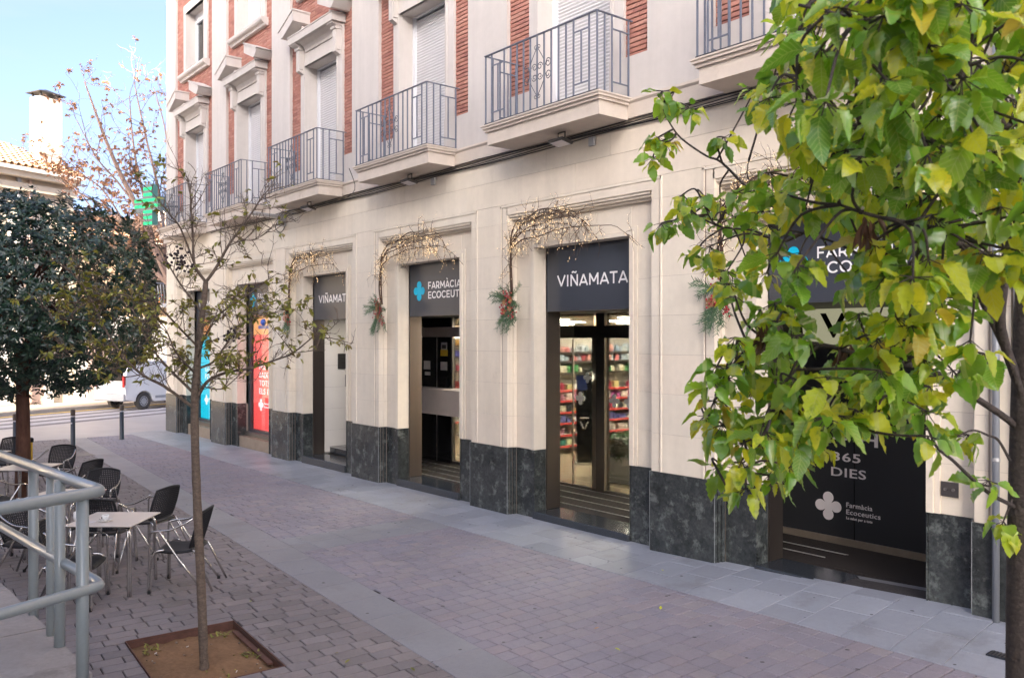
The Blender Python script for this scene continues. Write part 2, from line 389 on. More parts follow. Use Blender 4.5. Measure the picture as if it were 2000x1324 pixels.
# ---------------------------------------------------------------- ground levels
def zwall(x): return interp(x, [-26,-22,-14.5,-10.7,-7,-5.2,-3.6,0], [-.10,-.08,-.03,.0,.02,.09,.17,.30])
def zbord(x): return interp(x, [-26,-14,-7,-4.4,-1], [-.12,-.05,.0,.03,.06])
def zg(x, y):
    zb = zbord(x)
    if y > -1.06: return lerp(zb, zwall(x), min(1, (y+1.06)/1.06))
    return lerp(zb, zb*.5 if x > -12 else zb, min(1, (-1.06-y)/3))
# ---------------------------------------------------------------- ground, paving
g = MB(); g.add([(-900,-500,-.75),(600,-500,-.75),(600,900,-.75),(-900,900,-.75)], [(0,1,2,3)])
g.build('ground', mat('far_ground', (.22,.20,.18), .9, .2, noise=(.3,.1)), kind='structure')
plaza = MB(); skipped = []
xs = [-25.6+.6*i for i in range(60)]; ys = [-14,-10,-7,-5.5,-4,-2.5,-1.06,-.5,0,.5]
for i in range(len(xs)-1):
    for j in range(len(ys)-1):
        x0,x1,y0,y1 = xs[i],xs[i+1],ys[j],ys[j+1]
        if x1 > -8.2 and x0 < -6.2 and y1 > -6.2 and y0 < -4.9: skipped.append((x0,x1,y0,y1)); continue
        plaza.add([(x,y,zg(x,y)-.014) for x,y in ((x0,y0),(x1,y0),(x1,y1),(x0,y1))], [(0,1,2,3)])
plaza = plaza.build('plaza_paving', bed_m, kind='structure')
# band of large slabs slanting along the plaza, and the tree pit
def band_o(x): return -3.36+(x+9.61)*(-.070)
def band_i(x): return band_o(x)-.50
PA = radians(-4.0)     # the tree pit zone is turned by four degrees
PITC = Vector((-7.15,-5.50)); 
def inpit(x, y, m=0):
    dx, dy = x-PITC.x, y-PITC.y
    u = dx*cos(PA)+dy*sin(PA); v = -dx*sin(PA)+dy*cos(PA)
    return abs(u) < .66+m and abs(v) < .46+m
pav = []   # (poly, mat, z base) candidates
GAP = .011
def tile_geo(poly, zf, mb, b=.006, h=.05, lift=0.0, rnd=None):
    n = len(poly); c = Vector((sum(p[0] for p in poly)/n, sum(p[1] for p in poly)/n))
    top = []; mid = []
    for p in poly:
        q = Vector(p); d = (c-q); d = d.normalized()*b*1.4 if d.length > b*3 else Vector((0,0))
        mid.append((q.x,q.y)); top.append(((q+d).x,(q+d).y))
    vs = [(x,y,zf(x,y)-h) for x,y in mid]+[(x,y,zf(x,y)-b+lift) for x,y in mid]+[(x,y,zf(x,y)+lift) for x,y in top]
    fs = [(i,(i+1)%n,n+(i+1)%n,n+i) for i in range(n)]+[(n+i,n+(i+1)%n,2*n+(i+1)%n,2*n+i) for i in range(n)]+[tuple(range(2*n,3*n))]
    mb.add(vs, fs, rnd)
def clip(poly, f):
    """keep the part of the polygon where f(p) >= 0"""
    out = []
    for i in range(len(poly)):
        a = poly[i]; b = poly[(i+1)%len(poly)]; fa = f(a); fb = f(b)
        if fa >= 0: out.append(a)
        if (fa >= 0) != (fb >= 0):
            t = fa/(fa-fb); out.append((lerp(a[0],b[0],t), lerp(a[1],b[1],t)))
    return out if len(out) > 2 else None
def area(p): return abs(sum(p[i][0]*p[(i+1)%len(p)][1]-p[(i+1)%len(p)][0]*p[i][1] for i in range(len(p))))/2
def cdist(p):
    x = sum(q[0] for q in p)/len(p); y = sum(q[1] for q in p)/len(p)
    dx, dy = x, y+8; fw = dx*FW[0]+dy*FW[1]; r = dx*RT[0]+dy*RT[1]
    return fw, r
rr = random.Random(3)
PITCH = .163
x = -25.6; k = 0
cand = []
while x < 3:                                    # pavers between the slab strip and the band
    y = -1.085-rr.random()*.2
    if not (-10.55 < x+PITCH/2 < -9.72):
        top_ = -1.07
        yy = top_
        while yy > band_o(x)-.1:
            ln = rr.choice([.165,.20,.24,.26,.26])
            if yy == top_: ln *= rr.choice([.5,.7,1])
            y0 = yy-ln
            p = [(x+GAP/2,y0+GAP/2),(x+PITCH-GAP/2,y0+GAP/2),(x+PITCH-GAP/2,yy-GAP/2),(x+GAP/2,yy-GAP/2)]
            p = clip(p, lambda q: q[1]-(band_o(q[0])+.004))
            if p and area(p) > .004: cand.append((p, 0))
            yy = y0
    x += PITCH
for i in range(5):                              # cross band of larger slabs
    x0 = -10.55+.0; y1 = -1.07-i*.5; y0 = y1-.5
    for (xa, xb) in ((-10.604,-10.197),(-10.197,-9.789)):
        p = [(xa+.003,y0+.003),(xb-.003,y0+.003),(xb-.003,y1-.003),(xa+.003,y1-.003)]
        p = clip(p, lambda q: q[1]-(band_o(q[0])+.004))
        if p and area(p) > .01: cand.append((p, 2))
# turned zone: pavers around the pit
u = -22.0
while u < 6:
    vv = 1.6+rr.random()*.2
    while vv > -6.5:
        ln = rr.choice([.20,.24,.28,.28])
        v0 = vv-ln
        loc = [(u+GAP/2,v0+GAP/2),(u+PITCH-GAP/2,v0+GAP/2),(u+PITCH-GAP/2,vv-GAP/2),(u+GAP/2,vv-GAP/2)]
        p = [(PITC.x+a*cos(PA)-b_*sin(PA), PITC.y+a*sin(PA)+b_*cos(PA)) for a, b_ in loc]
        pc = (sum(q[0] for q in p)/4, sum(q[1] for q in p)/4)
        vv = v0
        if pc[0] < -25.6 or pc[0] > 3: continue
        uu0, uu1 = loc[0][0], loc[1][0]; ww0, ww1 = loc[0][1], loc[2][1]
        if uu1 > -.677 and uu0 < .677 and ww1 > -.477 and ww0 < .477:
            parts = []
            if uu0 < -.677: parts.append((uu0,-.680,ww0,ww1))
            if uu1 > .677: parts.append((.680,uu1,ww0,ww1))
            c0_, c1_ = max(uu0,-.677), min(uu1,.677)
            if ww0 < -.477: parts.append((c0_,c1_,ww0,-.480))
            if ww1 > .477: parts.append((c0_,c1_,.480,ww1))
        else: parts = [(uu0,uu1,ww0,ww1)]
        for (a0_,a1_,b0_,b1_) in parts:
            if a1_-a0_ < .012 or b1_-b0_ < .012: continue
            p = [(PITC.x+a*cos(PA)-b_*sin(PA), PITC.y+a*sin(PA)+b_*cos(PA)) for a, b_ in ((a0_,b0_),(a1_,b0_),(a1_,b1_),(a0_,b1_))]
            p = clip(p, lambda q: (band_i(q[0])-.004)-q[1])
            if p and area(p) > .0008: cand.append((p, 1))
    u += PITCH
bx = -25.6                                      # band slabs
while bx < 3:
    l_ = .62
    p = [(bx+.002,band_i(bx)),(bx+l_-.002,band_i(bx+l_)),(bx+l_-.002,band_o(bx+l_)),(bx+.002,band_o(bx))]
    cand.append((p, 2)); bx += l_
# bed round the tree pit, with the pit left open
qx0 = min(q[0] for q in skipped); qx1 = max(q[1] for q in skipped); qy0 = min(q[2] for q in skipped); qy1 = max(q[3] for q in skipped)
ring_o = [(qx0,qy0),(qx1,qy0),(qx1,qy1),(qx0,qy1)]
ring_i = [(PITC.x+a*cos(PA)-c*sin(PA), PITC.y+a*sin(PA)+c*cos(PA)) for a, c in ((-.66,-.46),(.66,-.46),(.66,.46),(-.66,.46))]
rm = MB()
for i in range(4):
    j = (i+1) % 4
    rm.add([(x_, y_, zg(x_,y_)-.014) for x_, y_ in (ring_o[i], ring_o[j], ring_i[j], ring_i[i])], [(0,1,2,3)])
rm.build('paving_bed', bed_m, plaza, kind='stuff')
def onscreen(p, zz=0.0):
    fw, r = cdist(p)
    if fw < 1.5: return 0
    px = 1000+1653.6*r/fw; py = 659+1653.6*2.62/fw
    return (0 < px < 2000 and py < 1330)
vis = []; rest = {0:MB(),1:MB(),2:MB()}; near = {0:[],1:[],2:[]}
order = sorted([c for c in cand if onscreen(c[0])], key=lambda c: cdist(c[0])[0])
single = set(id(c) for c in order[:300] if c[1] != 2)
PM = {0:paver_m, 1:paver_w, 2:band_m}
def single_piece(name, poly, m, parent, zf, b=.004, h=.05, lift=0):
    cx = sum(q[0] for q in poly)/len(poly); cy = sum(q[1] for q in poly)/len(poly)
    cz = zf(cx, cy)
    mb = MB(); tile_geo([(a-cx, c-cy) for a, c in poly], lambda a, c: zf(a+cx, c+cy)-cz, mb, b, h, lift, rnd=0.0)
    return link(name, mb.mesh(name, m), parent, loc=(cx, cy, cz))
nb = 0
for c in cand:
    if c[1] == 2:
        fw, r = cdist(c[0])
        if onscreen(c[0]): single_piece('paving_slab', c[0], band_m, plaza, zg)
        else: tile_geo(c[0], zg, rest[2])
    elif id(c) in single: single_piece('paver', c[0], PM[c[1]], plaza, zg, lift=rr.uniform(-.001,.0015))
    else: tile_geo(c[0], zg, rest[c[1]], lift=rr.uniform(-.001,.0015))
rest[0].build('paver_field', paver_m, plaza, kind='stuff'); rest[1].build('paver_field', paver_w, plaza, kind='stuff'); rest[2].build('slab_band_edge', band_m, plaza, kind='stuff')
# slab strip along the building
side = MB()
for i in range(50):
    x0 = -26.1+i*.6; x1 = x0+.6
    side.add([(x0,-1.06,zg(x0,-1.06)-.012),(x1,-1.06,zg(x1,-1.06)-.012),(x1,.6,zg(x1,0)-.012),(x0,.6,zg(x0,0)-.012)], [(0,1,2,3)])
side = side.build('sidewalk', mat('grey_mortar', (.14,.14,.15), .9), kind='structure')
x = -26.1; i = 0
zs = lambda a, c: zg(a, min(c, 0))
while x < 1.5:
    l_ = .435
    k = i % 2
    cuts = [-1.06,-.74,-.28,.16] if k else [-1.06,-.52,-.10,.16]
    for a, c in zip(cuts, cuts[1:]):
        p = [(x+.003,a+.003),(x+l_-.003,a+.003),(x+l_-.003,c-.003),(x+.003,c-.003)]
        single_piece('paving_slab', p, slab_m, side, zs, b=.003)
    x += l_; i += 1
gm = MB(); gq = random.Random(4)
for i in range(170):
    x_ = gq.uniform(-14,-1.5); y_ = gq.uniform(-5.5,-.2)
    if inpit(x_, y_, .05): continue
    r_ = gq.uniform(.008,.02); z_ = zg(x_,y_)+.0022
    gm.add([(x_+r_*cos(a*pi/4)*gq.uniform(.8,1.2), y_+r_*sin(a*pi/4)*gq.uniform(.8,1.2), z_) for a in range(8)], [tuple(range(8))])
gm.build('gum_spots', mat('old_gum', (.09,.085,.09), .8), plaza, kind='stuff')
# tree pit
pit = thing('tree_pit', 'square bare earth tree pit with a rusty steel edge round the slim tree', 'tree pit', (PITC.x, PITC.y, 0), PA)
sm = MB(); n_ = 18; hh = {}
pr = random.Random(5)
for i in range(n_+1):
    for j in range(n_+1):
        uu = -.68+1.36*i/n_; v_ = -.48+.96*j/n_; e_ = min(i,j,n_-i,n_-j)/n_
        hh[i,j] = len(sm.v); sm.v.append((uu, v_, -.075+.03*min(1,e_*5)+.02*math.exp(-((uu-.25)**2+(v_+.05)**2)*14)+pr.uniform(-.011,.011)))
for i in range(n_):
    for j in range(n_):
        sm.f.append((hh[i,j],hh[i+1,j],hh[i+1,j+1],hh[i,j+1])); sm.r.append(0); sm.m.append(0)
sm.build('soil', soil_m, pit, smooth=True, kind='stuff')
for (a0,a1,b0,b1) in ((-.672,.672,.465,.472),(-.672,.672,-.472,-.465),(-.672,-.665,-.465,.465),(.665,.672,-.465,.465)):
    MB().box(a0,a1,b0,b1,-.12,.004).build('steel_edge', corten, pit)
MB().box(-.5,.45,.405,.45,-.05,-.035).build('ledge_strip', corten, pit)
MB().obox((.62,-.02,-.04), (.02,0,0),(0,.30,0),(0,0,.006)).build('ledge_strip', corten, pit)
# metal cover, drain
MB().cham(-.28,.28,-.2,.2,-.01,.004,.002).build('manhole_cover', mat('worn_cover', (.16,.15,.14), .5,.5,.3, noise=(40,.4)), label='small rectangular metal cover set in the paving beside the middle bollard', cat='drain cover', loc=(-21.7,-3.2,zg(-21.7,-3.2)+.003), rot=(0,0,.1))
gr = thing('floor_drain', 'small dark square drain grate in the grey slabs below the white pipe', 'drain', (-2.76,-.66,zg(-2.76,-.66)+.002))
MB().cham(-.09,.09,-.07,.07,-.01,.004,.002).build('grate_frame', mat('grate_dark', (.03,.035,.045), .5,.5,.4), gr)
for i in range(6): MB().box(-.075+i*.026,-.062+i*.026,-.055,.055,.004,.007).build('grate_bar', steel_dark, gr)

# ---------------------------------------------------------------- building: helpers and ground floor
bld = thing('apartment_building', 'cream stone and red brick apartment building with balconies above shopfronts', 'building', (-15,0,0))
def B(mb, name, m, parent=None, **kw):
    """build a mesh in world coordinates as a child of the building (or of one of its parts)"""
    o = mb.build(name, m, None, **kw); o.parent = parent or bld
    base = Vector((-15,0,0)) if parent is None else PW[parent.name]
    o.location = -base; PW[o.name] = Vector((0,0,0))
    return o
PW = {}
OPEN = {'A':(-24.50,-22.62),'B':(-20.72,-18.80),'C':(-17.02,-15.08),'D':(-13.15,-11.23),'E':(-9.39,-7.49),'F':(-5.60,-3.70)}
keys = 'ABCDEF'
ends = [(-25.88, OPEN['A'][0], False, True)]
for a, b_ in zip(keys, keys[1:]): ends.append((OPEN[a][1], OPEN[b_][0], True, True))
ends.append((OPEN['F'][1], -2.93, True, False))
def profile(xl, xr, lo, ro, off=0.0, back=.40, groove=True):
    o = off; p = []
    if lo: p += [(xl-o*0, .15-o), (xl+.40, .15-o), (xl+.47-o, .0-o)]
    else: p += [(xl-o, -o)]
    if groove and lo: p += [(xl+.585, -o), (xl+.59, .018-o), (xl+.605, .018-o), (xl+.61,-.012-o),(xl+.635,-.012-o),(xl+.64,-o)]
    if groove and ro: p += [(xr-.64,-o),(xr-.635,-.012-o),(xr-.61,-.012-o),(xr-.605,.018-o),(xr-.59,.018-o),(xr-.585,-o)]
    if ro: p += [(xr-.47+o, -o), (xr-.46+o, .04-o),(xr-.455+o,.04-o),(xr-.45+o,.09-o),(xr-.435+o,.09-o),(xr-.43+o, .15-o), (xr, .15-o)]
    else: p += [(xr+o, -o)]
    p += [(xr + (0 if ro else o), back), (xl - (0 if lo else o), back)]
    return p
ZC = [1.0,1.47,1.96,2.44,2.92,3.40,3.88,4.36,4.64]
for (xl, xr, lo, ro) in ends:
    # mortar core a little behind the face, then one stone block per course
    core = profile(xl, xr, lo, ro, off=-.006, groove=False)
    B(MB().prism(core, 1.0, 4.64), 'wall_core', joint)
    for i in range(len(ZC)-1):
        z0, z1 = ZC[i]+.0015, ZC[i+1]-.0015
        B(MB().prism(profile(xl, xr, lo, ro), z0, z1, rnd=R0.random()*.9), 'stone_block', stone)
    # marble plinth in separate slabs with pale edges
    pp = profile(xl, xr, lo, ro, off=.018, groove=False)[:-2]
    cuts = []
    for q in range(len(pp)-1):
        a = Vector(pp[q]); b_ = Vector(pp[q+1])
        if (b_-a).length < .025: continue
        cuts.append((a, b_))
    for a, b_ in cuts:
        d = (b_-a).normalized(); nn = Vector((d.y,-d.x))
        a2 = a+d*.006; b2 = b_-d*.006
        poly = [tuple(a2),tuple(b2),tuple(b2-nn*.03),tuple(a2-nn*.03)]
        B(MB().prism(poly, -.2, .998), 'plinth_slab', marble)
        if (b_-a).length < .09: continue
        ep = [tuple(b_-d*.006+nn*.001),tuple(b_+nn*.001),tuple(b_-nn*.03),tuple(b_-d*.006-nn*.03)]
        B(MB().prism(ep, -.2, .999), 'plinth_edge', marble_edge)
    B(MB().prism(profile(xl, xr, lo, ro, off=.004, groove=False), -.3, .99), 'plinth_core', joint)
# reveals of the plinth inside each opening, inner frame mouldings, headers
for k, (x0, x1) in OPEN.items():
    for sx, xx in ((1, x0), (-1, x1)):
        B(MB().box(min(xx,xx+sx*.012), max(xx,xx+sx*.012), .12, .345, -.1, .998), 'plinth_slab', marble)
        B(MB().box(min(xx-sx*.055,xx+sx*.010), max(xx-sx*.055,xx+sx*.010), .112, .345, 1.0, 3.965), 'frame_moulding', stone)
        B(MB().box(min(xx-sx*.11,xx-sx*.055), max(xx-sx*.11,xx-sx*.055), .130, .16, 1.0, 4.025), 'frame_moulding', stone)
    B(MB().box(x0-.055, x1+.055, .112, .345, 3.965, 4.02), 'frame_moulding', stone)
    B(MB().box(x0-.11, x1+.11, .130, .16, 4.025, 4.085), 'frame_moulding', stone)
    xa, xb = x0-.45, x1+.42
    # lintel zone: stone over the opening, then stepped cornice under the outer frame
    n3 = 3
    for i in range(n3):
        p0 = x0+(x1-x0)*i/n3; p1 = x0+(x1-x0)*(i+1)/n3
        B(MB().box(p0+.002, p1-.002, .148, .40, 4.0, 4.40, rnd=R0.random()), 'stone_block', stone)
    B(MB().box(x0, x1, .156, .42, 4.0, 4.42), 'wall_core', joint)
    B(MB().box(xa-.01, xb, .10, .30, 4.375, 4.41), 'cornice_step', stone)
    B(MB().box(xa-.02, xb, .05, .30, 4.41, 4.445), 'cornice_step', stone)
    B(MB().box(xa-.03, xb, .02, .30, 4.445, 4.48), 'cornice_step', stone)
    B(MB().box(xa-.04, xb+.05, .0, .30, 4.48, 4.64), 'frame_head', stone)
    B(MB().box(x0-.635, x1+.635, -.012, .05, 4.60, 4.632), 'frame_moulding', stone)
# spandrel courses above the frames
B(MB().box(-25.87, -2.94, .008, .4, 4.64, 5.42), 'wall_core', joint)
for row, (z0, z1) in enumerate(((4.643,5.02),(5.024,5.42))):
    xx = -25.88-.6*row
    while xx < -2.95:
        a = max(xx, -25.88); b_ = min(xx+1.25, -2.93)
        if b_-a > .05: B(MB().box(a+.0015, b_-.0015, 0, .3, z0, z1-.001, rnd=R0.random()), 'stone_block', stone)
        xx += 1.25
# end wall, back and body of the building
B(MB().box(-25.875,-25.5,.41,13,-.3,13.4), 'end_wall', stone_up)
B(MB().box(-25.5,3.5,12.8,13,-.3,13.4), 'rear_wall', stone_up)
B(MB().box(-25.6,3.5,.7,13,13.2,13.4), 'roof', joint)
B(MB().box(-25.5,3.5,.42,12.8,5.3,5.42), 'floor_slab', shopwall)
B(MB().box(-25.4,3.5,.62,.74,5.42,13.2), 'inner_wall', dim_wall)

# ---------------------------------------------------------------- upper storeys
BC = {'A':-23.52,'B':-19.745,'C':-16.0,'D':-12.22,'E':-8.46,'F':-4.69,'G':-.93}
# string course and stone base
sp = [(-.06,5.42),(-.06,5.60),(-.085,5.63),(-.085,5.66),(-.05,5.67),(.35,5.67),(.35,5.42)]
B(MB().exx([(y,z) for y,z in sp][::-1], -25.95, 1.2), 'string_course', stone_bal)
SUR = .95; DW = .72
brick_zones = []
prev = -25.9
allk = 'ABCDEFG'
for i, k in enumerate(allk):
    c = BC[k]
    lb0 = -25.07 if k == 'A' else c-1.41
    s0, s1 = c-SUR+.03, c+SUR
    rb1 = c+1.37
    # pilaster left of this bay
    B(MB().box(prev if k != 'A' else -25.9, lb0, 0, .5, 6.22, 13.2), 'pilaster', stone_up)
    # stone base with the door gap
    B(MB().box(prev if k != 'A' else -25.9, c-DW, -.012, .5, 5.67, 6.22), 'base_block', stone_up)
    B(MB().box(c+DW, rb1, -.012, .5, 5.67, 6.22), 'base_block', stone_up)
    brick_zones += [(lb0, s0, 6.22, 13.2), (s1, rb1, 6.22, 13.2)]
    brick_zones += [(s0, s1, 9.12, 9.93), (s0, s1, 12.0, 13.2)]
    for (a, b_) in ((lb0, s0), (s1, rb1)): B(MB().box(a, b_, .076, .5, 6.22, 13.2), 'brick_backing', mortar)
    B(MB().box(s0, s1, .076, .5, 9.05, 10.0), 'brick_backing', mortar); B(MB().box(s0, s1, .076, .5, 11.9, 13.2), 'brick_backing', mortar)
    prev = rb1
B(MB().box(prev, 3.5, 0, .5, 5.67, 13.2), 'pilaster', stone_up)
# bricks: running bond
bl, bh = .232, .0625
bricks = []
for (a, b_, z0, z1) in brick_zones:
    nrow = int(round((z1-z0)/bh))
    for r_ in range(nrow):
        zz = z0+r_*bh+.0; off = (r_ % 2)*bl/2
        xx = a-off
        while xx < b_-.002:
            xa = max(xx, a)+.0015; xb = min(xx+bl, b_)-.0015
            if xb-xa > .02: bricks.append((xa, xb, zz+.012, zz+bh))
            xx += bl
def bscr(q):
    x_, z_ = (q[0]+q[1])/2, q[2]; fw = x_*FW[0]+8*FW[1]; r = x_*RT[0]+8*RT[1]
    px = 1000+1653.6*r/fw; py = 659-(z_-2.65)*1653.6/fw
    return fw if (300 < px < 1530 and -5 < py) else 999
bricks.sort(key=bscr)
bmeshes = {}
for (xa, xb, z0, z1) in bricks[:300]:
    key = round(xb-xa, 3)
    if key not in bmeshes: bmeshes[key] = MB().cham(0, xb-xa, 0, .03, 0, z1-z0, .003, rnd=0).mesh('brick', brick_m)
    o = link('brick', bmeshes[key], bld, loc=(xa+15, .062+R0.uniform(-.003,.003), z0))
wm = MB()
for (xa, xb, z0, z1) in bricks[300:]:
    y_ = .062+R0.uniform(-.003,.003)
    wm.add([(xa,y_,z0),(xb,y_,z0),(xb,y_,z1),(xa,y_,z1),(xa,.08,z0),(xb,.08,z0),(xb,.08,z1),(xa,.08,z1)], [(0,1,2,3),(4,5,1,0),(1,5,6,2),(3,2,6,7),(4,0,3,7)])
B(wm, 'brickwork', brick_m, kind='stuff')

def win_surround(c, z0, z1, first):
    """jambs, lintel and reveal of an upper opening"""
    t = MB()
    s0, s1 = c-SUR+.03, c+SUR
    for sx, xo, xi in ((1, s0, c-DW), (-1, s1, c+DW)):
        lo, hi = min(xo,xi), max(xo,xi)
        B(MB().box(lo, hi, .02, .5, 6.22 if first else z0, z1+.0), 'window_jamb', stone_up)
        B(MB().box(min(xi-sx*.05,xi+sx*.003), max(xi-sx*.05,xi+sx*.003), .005, .1, 6.22 if first else z0, z1), 'jamb_moulding', stone_up)
    if first:
        B(MB().box(s0, s1, .022, .5, z1, 9.12), 'lintel_panel', stone_up)
        B(MB().box(c-DW, c+DW, .0, .06, z1, z1+.05), 'lintel_moulding', stone_up)
    else:
        B(MB().box(s0, s1, .02, .5, z1, 12.0), 'lintel_panel', stone_up)
        B(MB().box(c-DW-.05, c+DW+.05, .005, .1, z1, z1+.05), 'lintel_moulding', stone_up)
def shutter(c, z0, z1, y=.33):
    fr = B(MB().box(c-DW, c-DW+.07, y-.03, y+.08, z0, z1).box(c+DW-.05, c+DW, y-.03, y+.08, z0, z1).box(c-DW+.07, c+DW-.05, y-.03, y+.08, z1-.04, z1), 'shutter_frame', pvc)
    m = MB(); n = int((z1-.06-z0)/.05); y2 = y+.02
    xa, xb = c-DW+.07, c+DW-.05
    vs = []; 
    for i in range(n+1):
        zb = z0+i*(z1-.06-z0)/n
        for dz, dy in ((0,.006),(.004,.0),(.022,-.010),(.042,-.004),(.047,.006)):
            vs.append((y2+dy, zb+dz*(1 if i < n else 0)))
    pts = []
    for q in vs: pts += [(xa,q[0],q[1]),(xb,q[0],q[1])]
    m.add(pts, [(2*i,2*i+1,2*i+3,2*i+2) for i in range(len(vs)-1)])
    B(m, 'roller_shutter', shutter_m)
    return fr
for k in allk:
    c = BC[k]
    if k == 'G': continue
    win_surround(c, 5.67, 8.40, True); shutter(c, 5.68, 8.40)
    # consoles
    for sx in (-1, 1):
        xo = c+sx*(SUR-.13)
        B(MB().box(xo-.08, xo+.08, -.085, .03, 8.34, 8.80), 'console', stone_up)
        B(MB().box(xo-.055, xo+.055, -.105, -.08, 8.30, 8.78), 'console', stone_up)
        B(MB().exx([(-.10,8.30),(.03,8.24),(.03,8.34),(-.085,8.34)], xo-.06, xo+.06), 'console', stone_up)
        B(MB().box(xo-.10, xo+.10, -.125, .03, 8.74, 8.80), 'console_cap', stone_up)
        B(MB().exx([(-.21,8.855),(-.20,8.83),(-.135,8.80),(.03,8.80),(.03,8.855)], xo-.12, xo+.12), 'console_cap', stone_up)
    # cove and cornice
    B(MB().exx([(.03,8.855),(-.16,8.855),(-.13,8.84),(-.05,8.80),(-.015,8.72),(-.005,8.68),(.03,8.68)][::-1], c-SUR+.3, c+SUR-.3), 'cove_moulding', stone_up)
    B(MB().exx([(-.23,8.86),(-.245,8.99),(-.26,9.0),(-.26,9.02),(.08,9.03),(.08,8.86)][::-1], c-1.0, c+1.0), 'cornice', stone_up)
    # broken pediment: two raking pieces
    for sx in (-1, 1):
        X = lambda d: c+sx*d
        pl = [(1.30,9.17),(.56,9.47),(.56,9.26),(1.08,9.03),(1.16,9.03)]
        poly = [(X(a), b_) for a, b_ in pl]
        if sx > 0: poly = poly[::-1]
        B(MB().exy(poly[::-1], -.33, .08), 'raking_cornice', stone_up)
        pl = [(1.26,9.185),(.54,9.478),(.54,9.51),(1.32,9.20)]
        poly = [(X(a), b_) for a, b_ in pl]
        if sx < 0: poly = poly[::-1]
        B(MB().exy(poly, -.35, .08), 'raking_cap', pvc if False else stone_up)
        pl = [(1.04,9.02),(.60,9.20),(.60,9.02)]
        poly = [(X(a), b_) for a, b_ in pl]
        if sx > 0: poly = poly[::-1]
        B(MB().exy(poly[::-1], -.10, .08), 'pediment_fill', stone_up)
    # second floor window
    win_surround(c, 10.0, 11.75, False)
    B(MB().exx([(-.12,9.97),(-.12,10.02),(-.105,10.04),(.5,10.06),(.5,9.86),(-.02,9.86),(-.04,9.90),(-.10,9.94)], c-SUR-.1, c+SUR+.1), 'window_sill', stone_up)
    if k == 'A':
        f = B(MB().box(c-DW,c-DW+.08,.3,.38,10.06,11.75).box(c-.04,c+.04,.3,.38,10.06,11.5).box(c+DW-.08,c+DW,.3,.38,10.06,11.75).box(c-DW,c+DW,.29,.39,11.5,11.75).box(c-DW,c+DW,.3,.38,10.06,10.13), 'window', pvc)
        o = MB().box(c-DW+.08,c+DW-.08,.34,.345,10.13,11.5).build('pane', gla2, f)
        o = MB().box(c-DW+.08,c+DW-.08,.42,.425,10.1,11.5).build('curtain', mat('grey_curtain', (.30,.32,.36), .9), f)
    else: shutter(c, 10.06, 11.75)
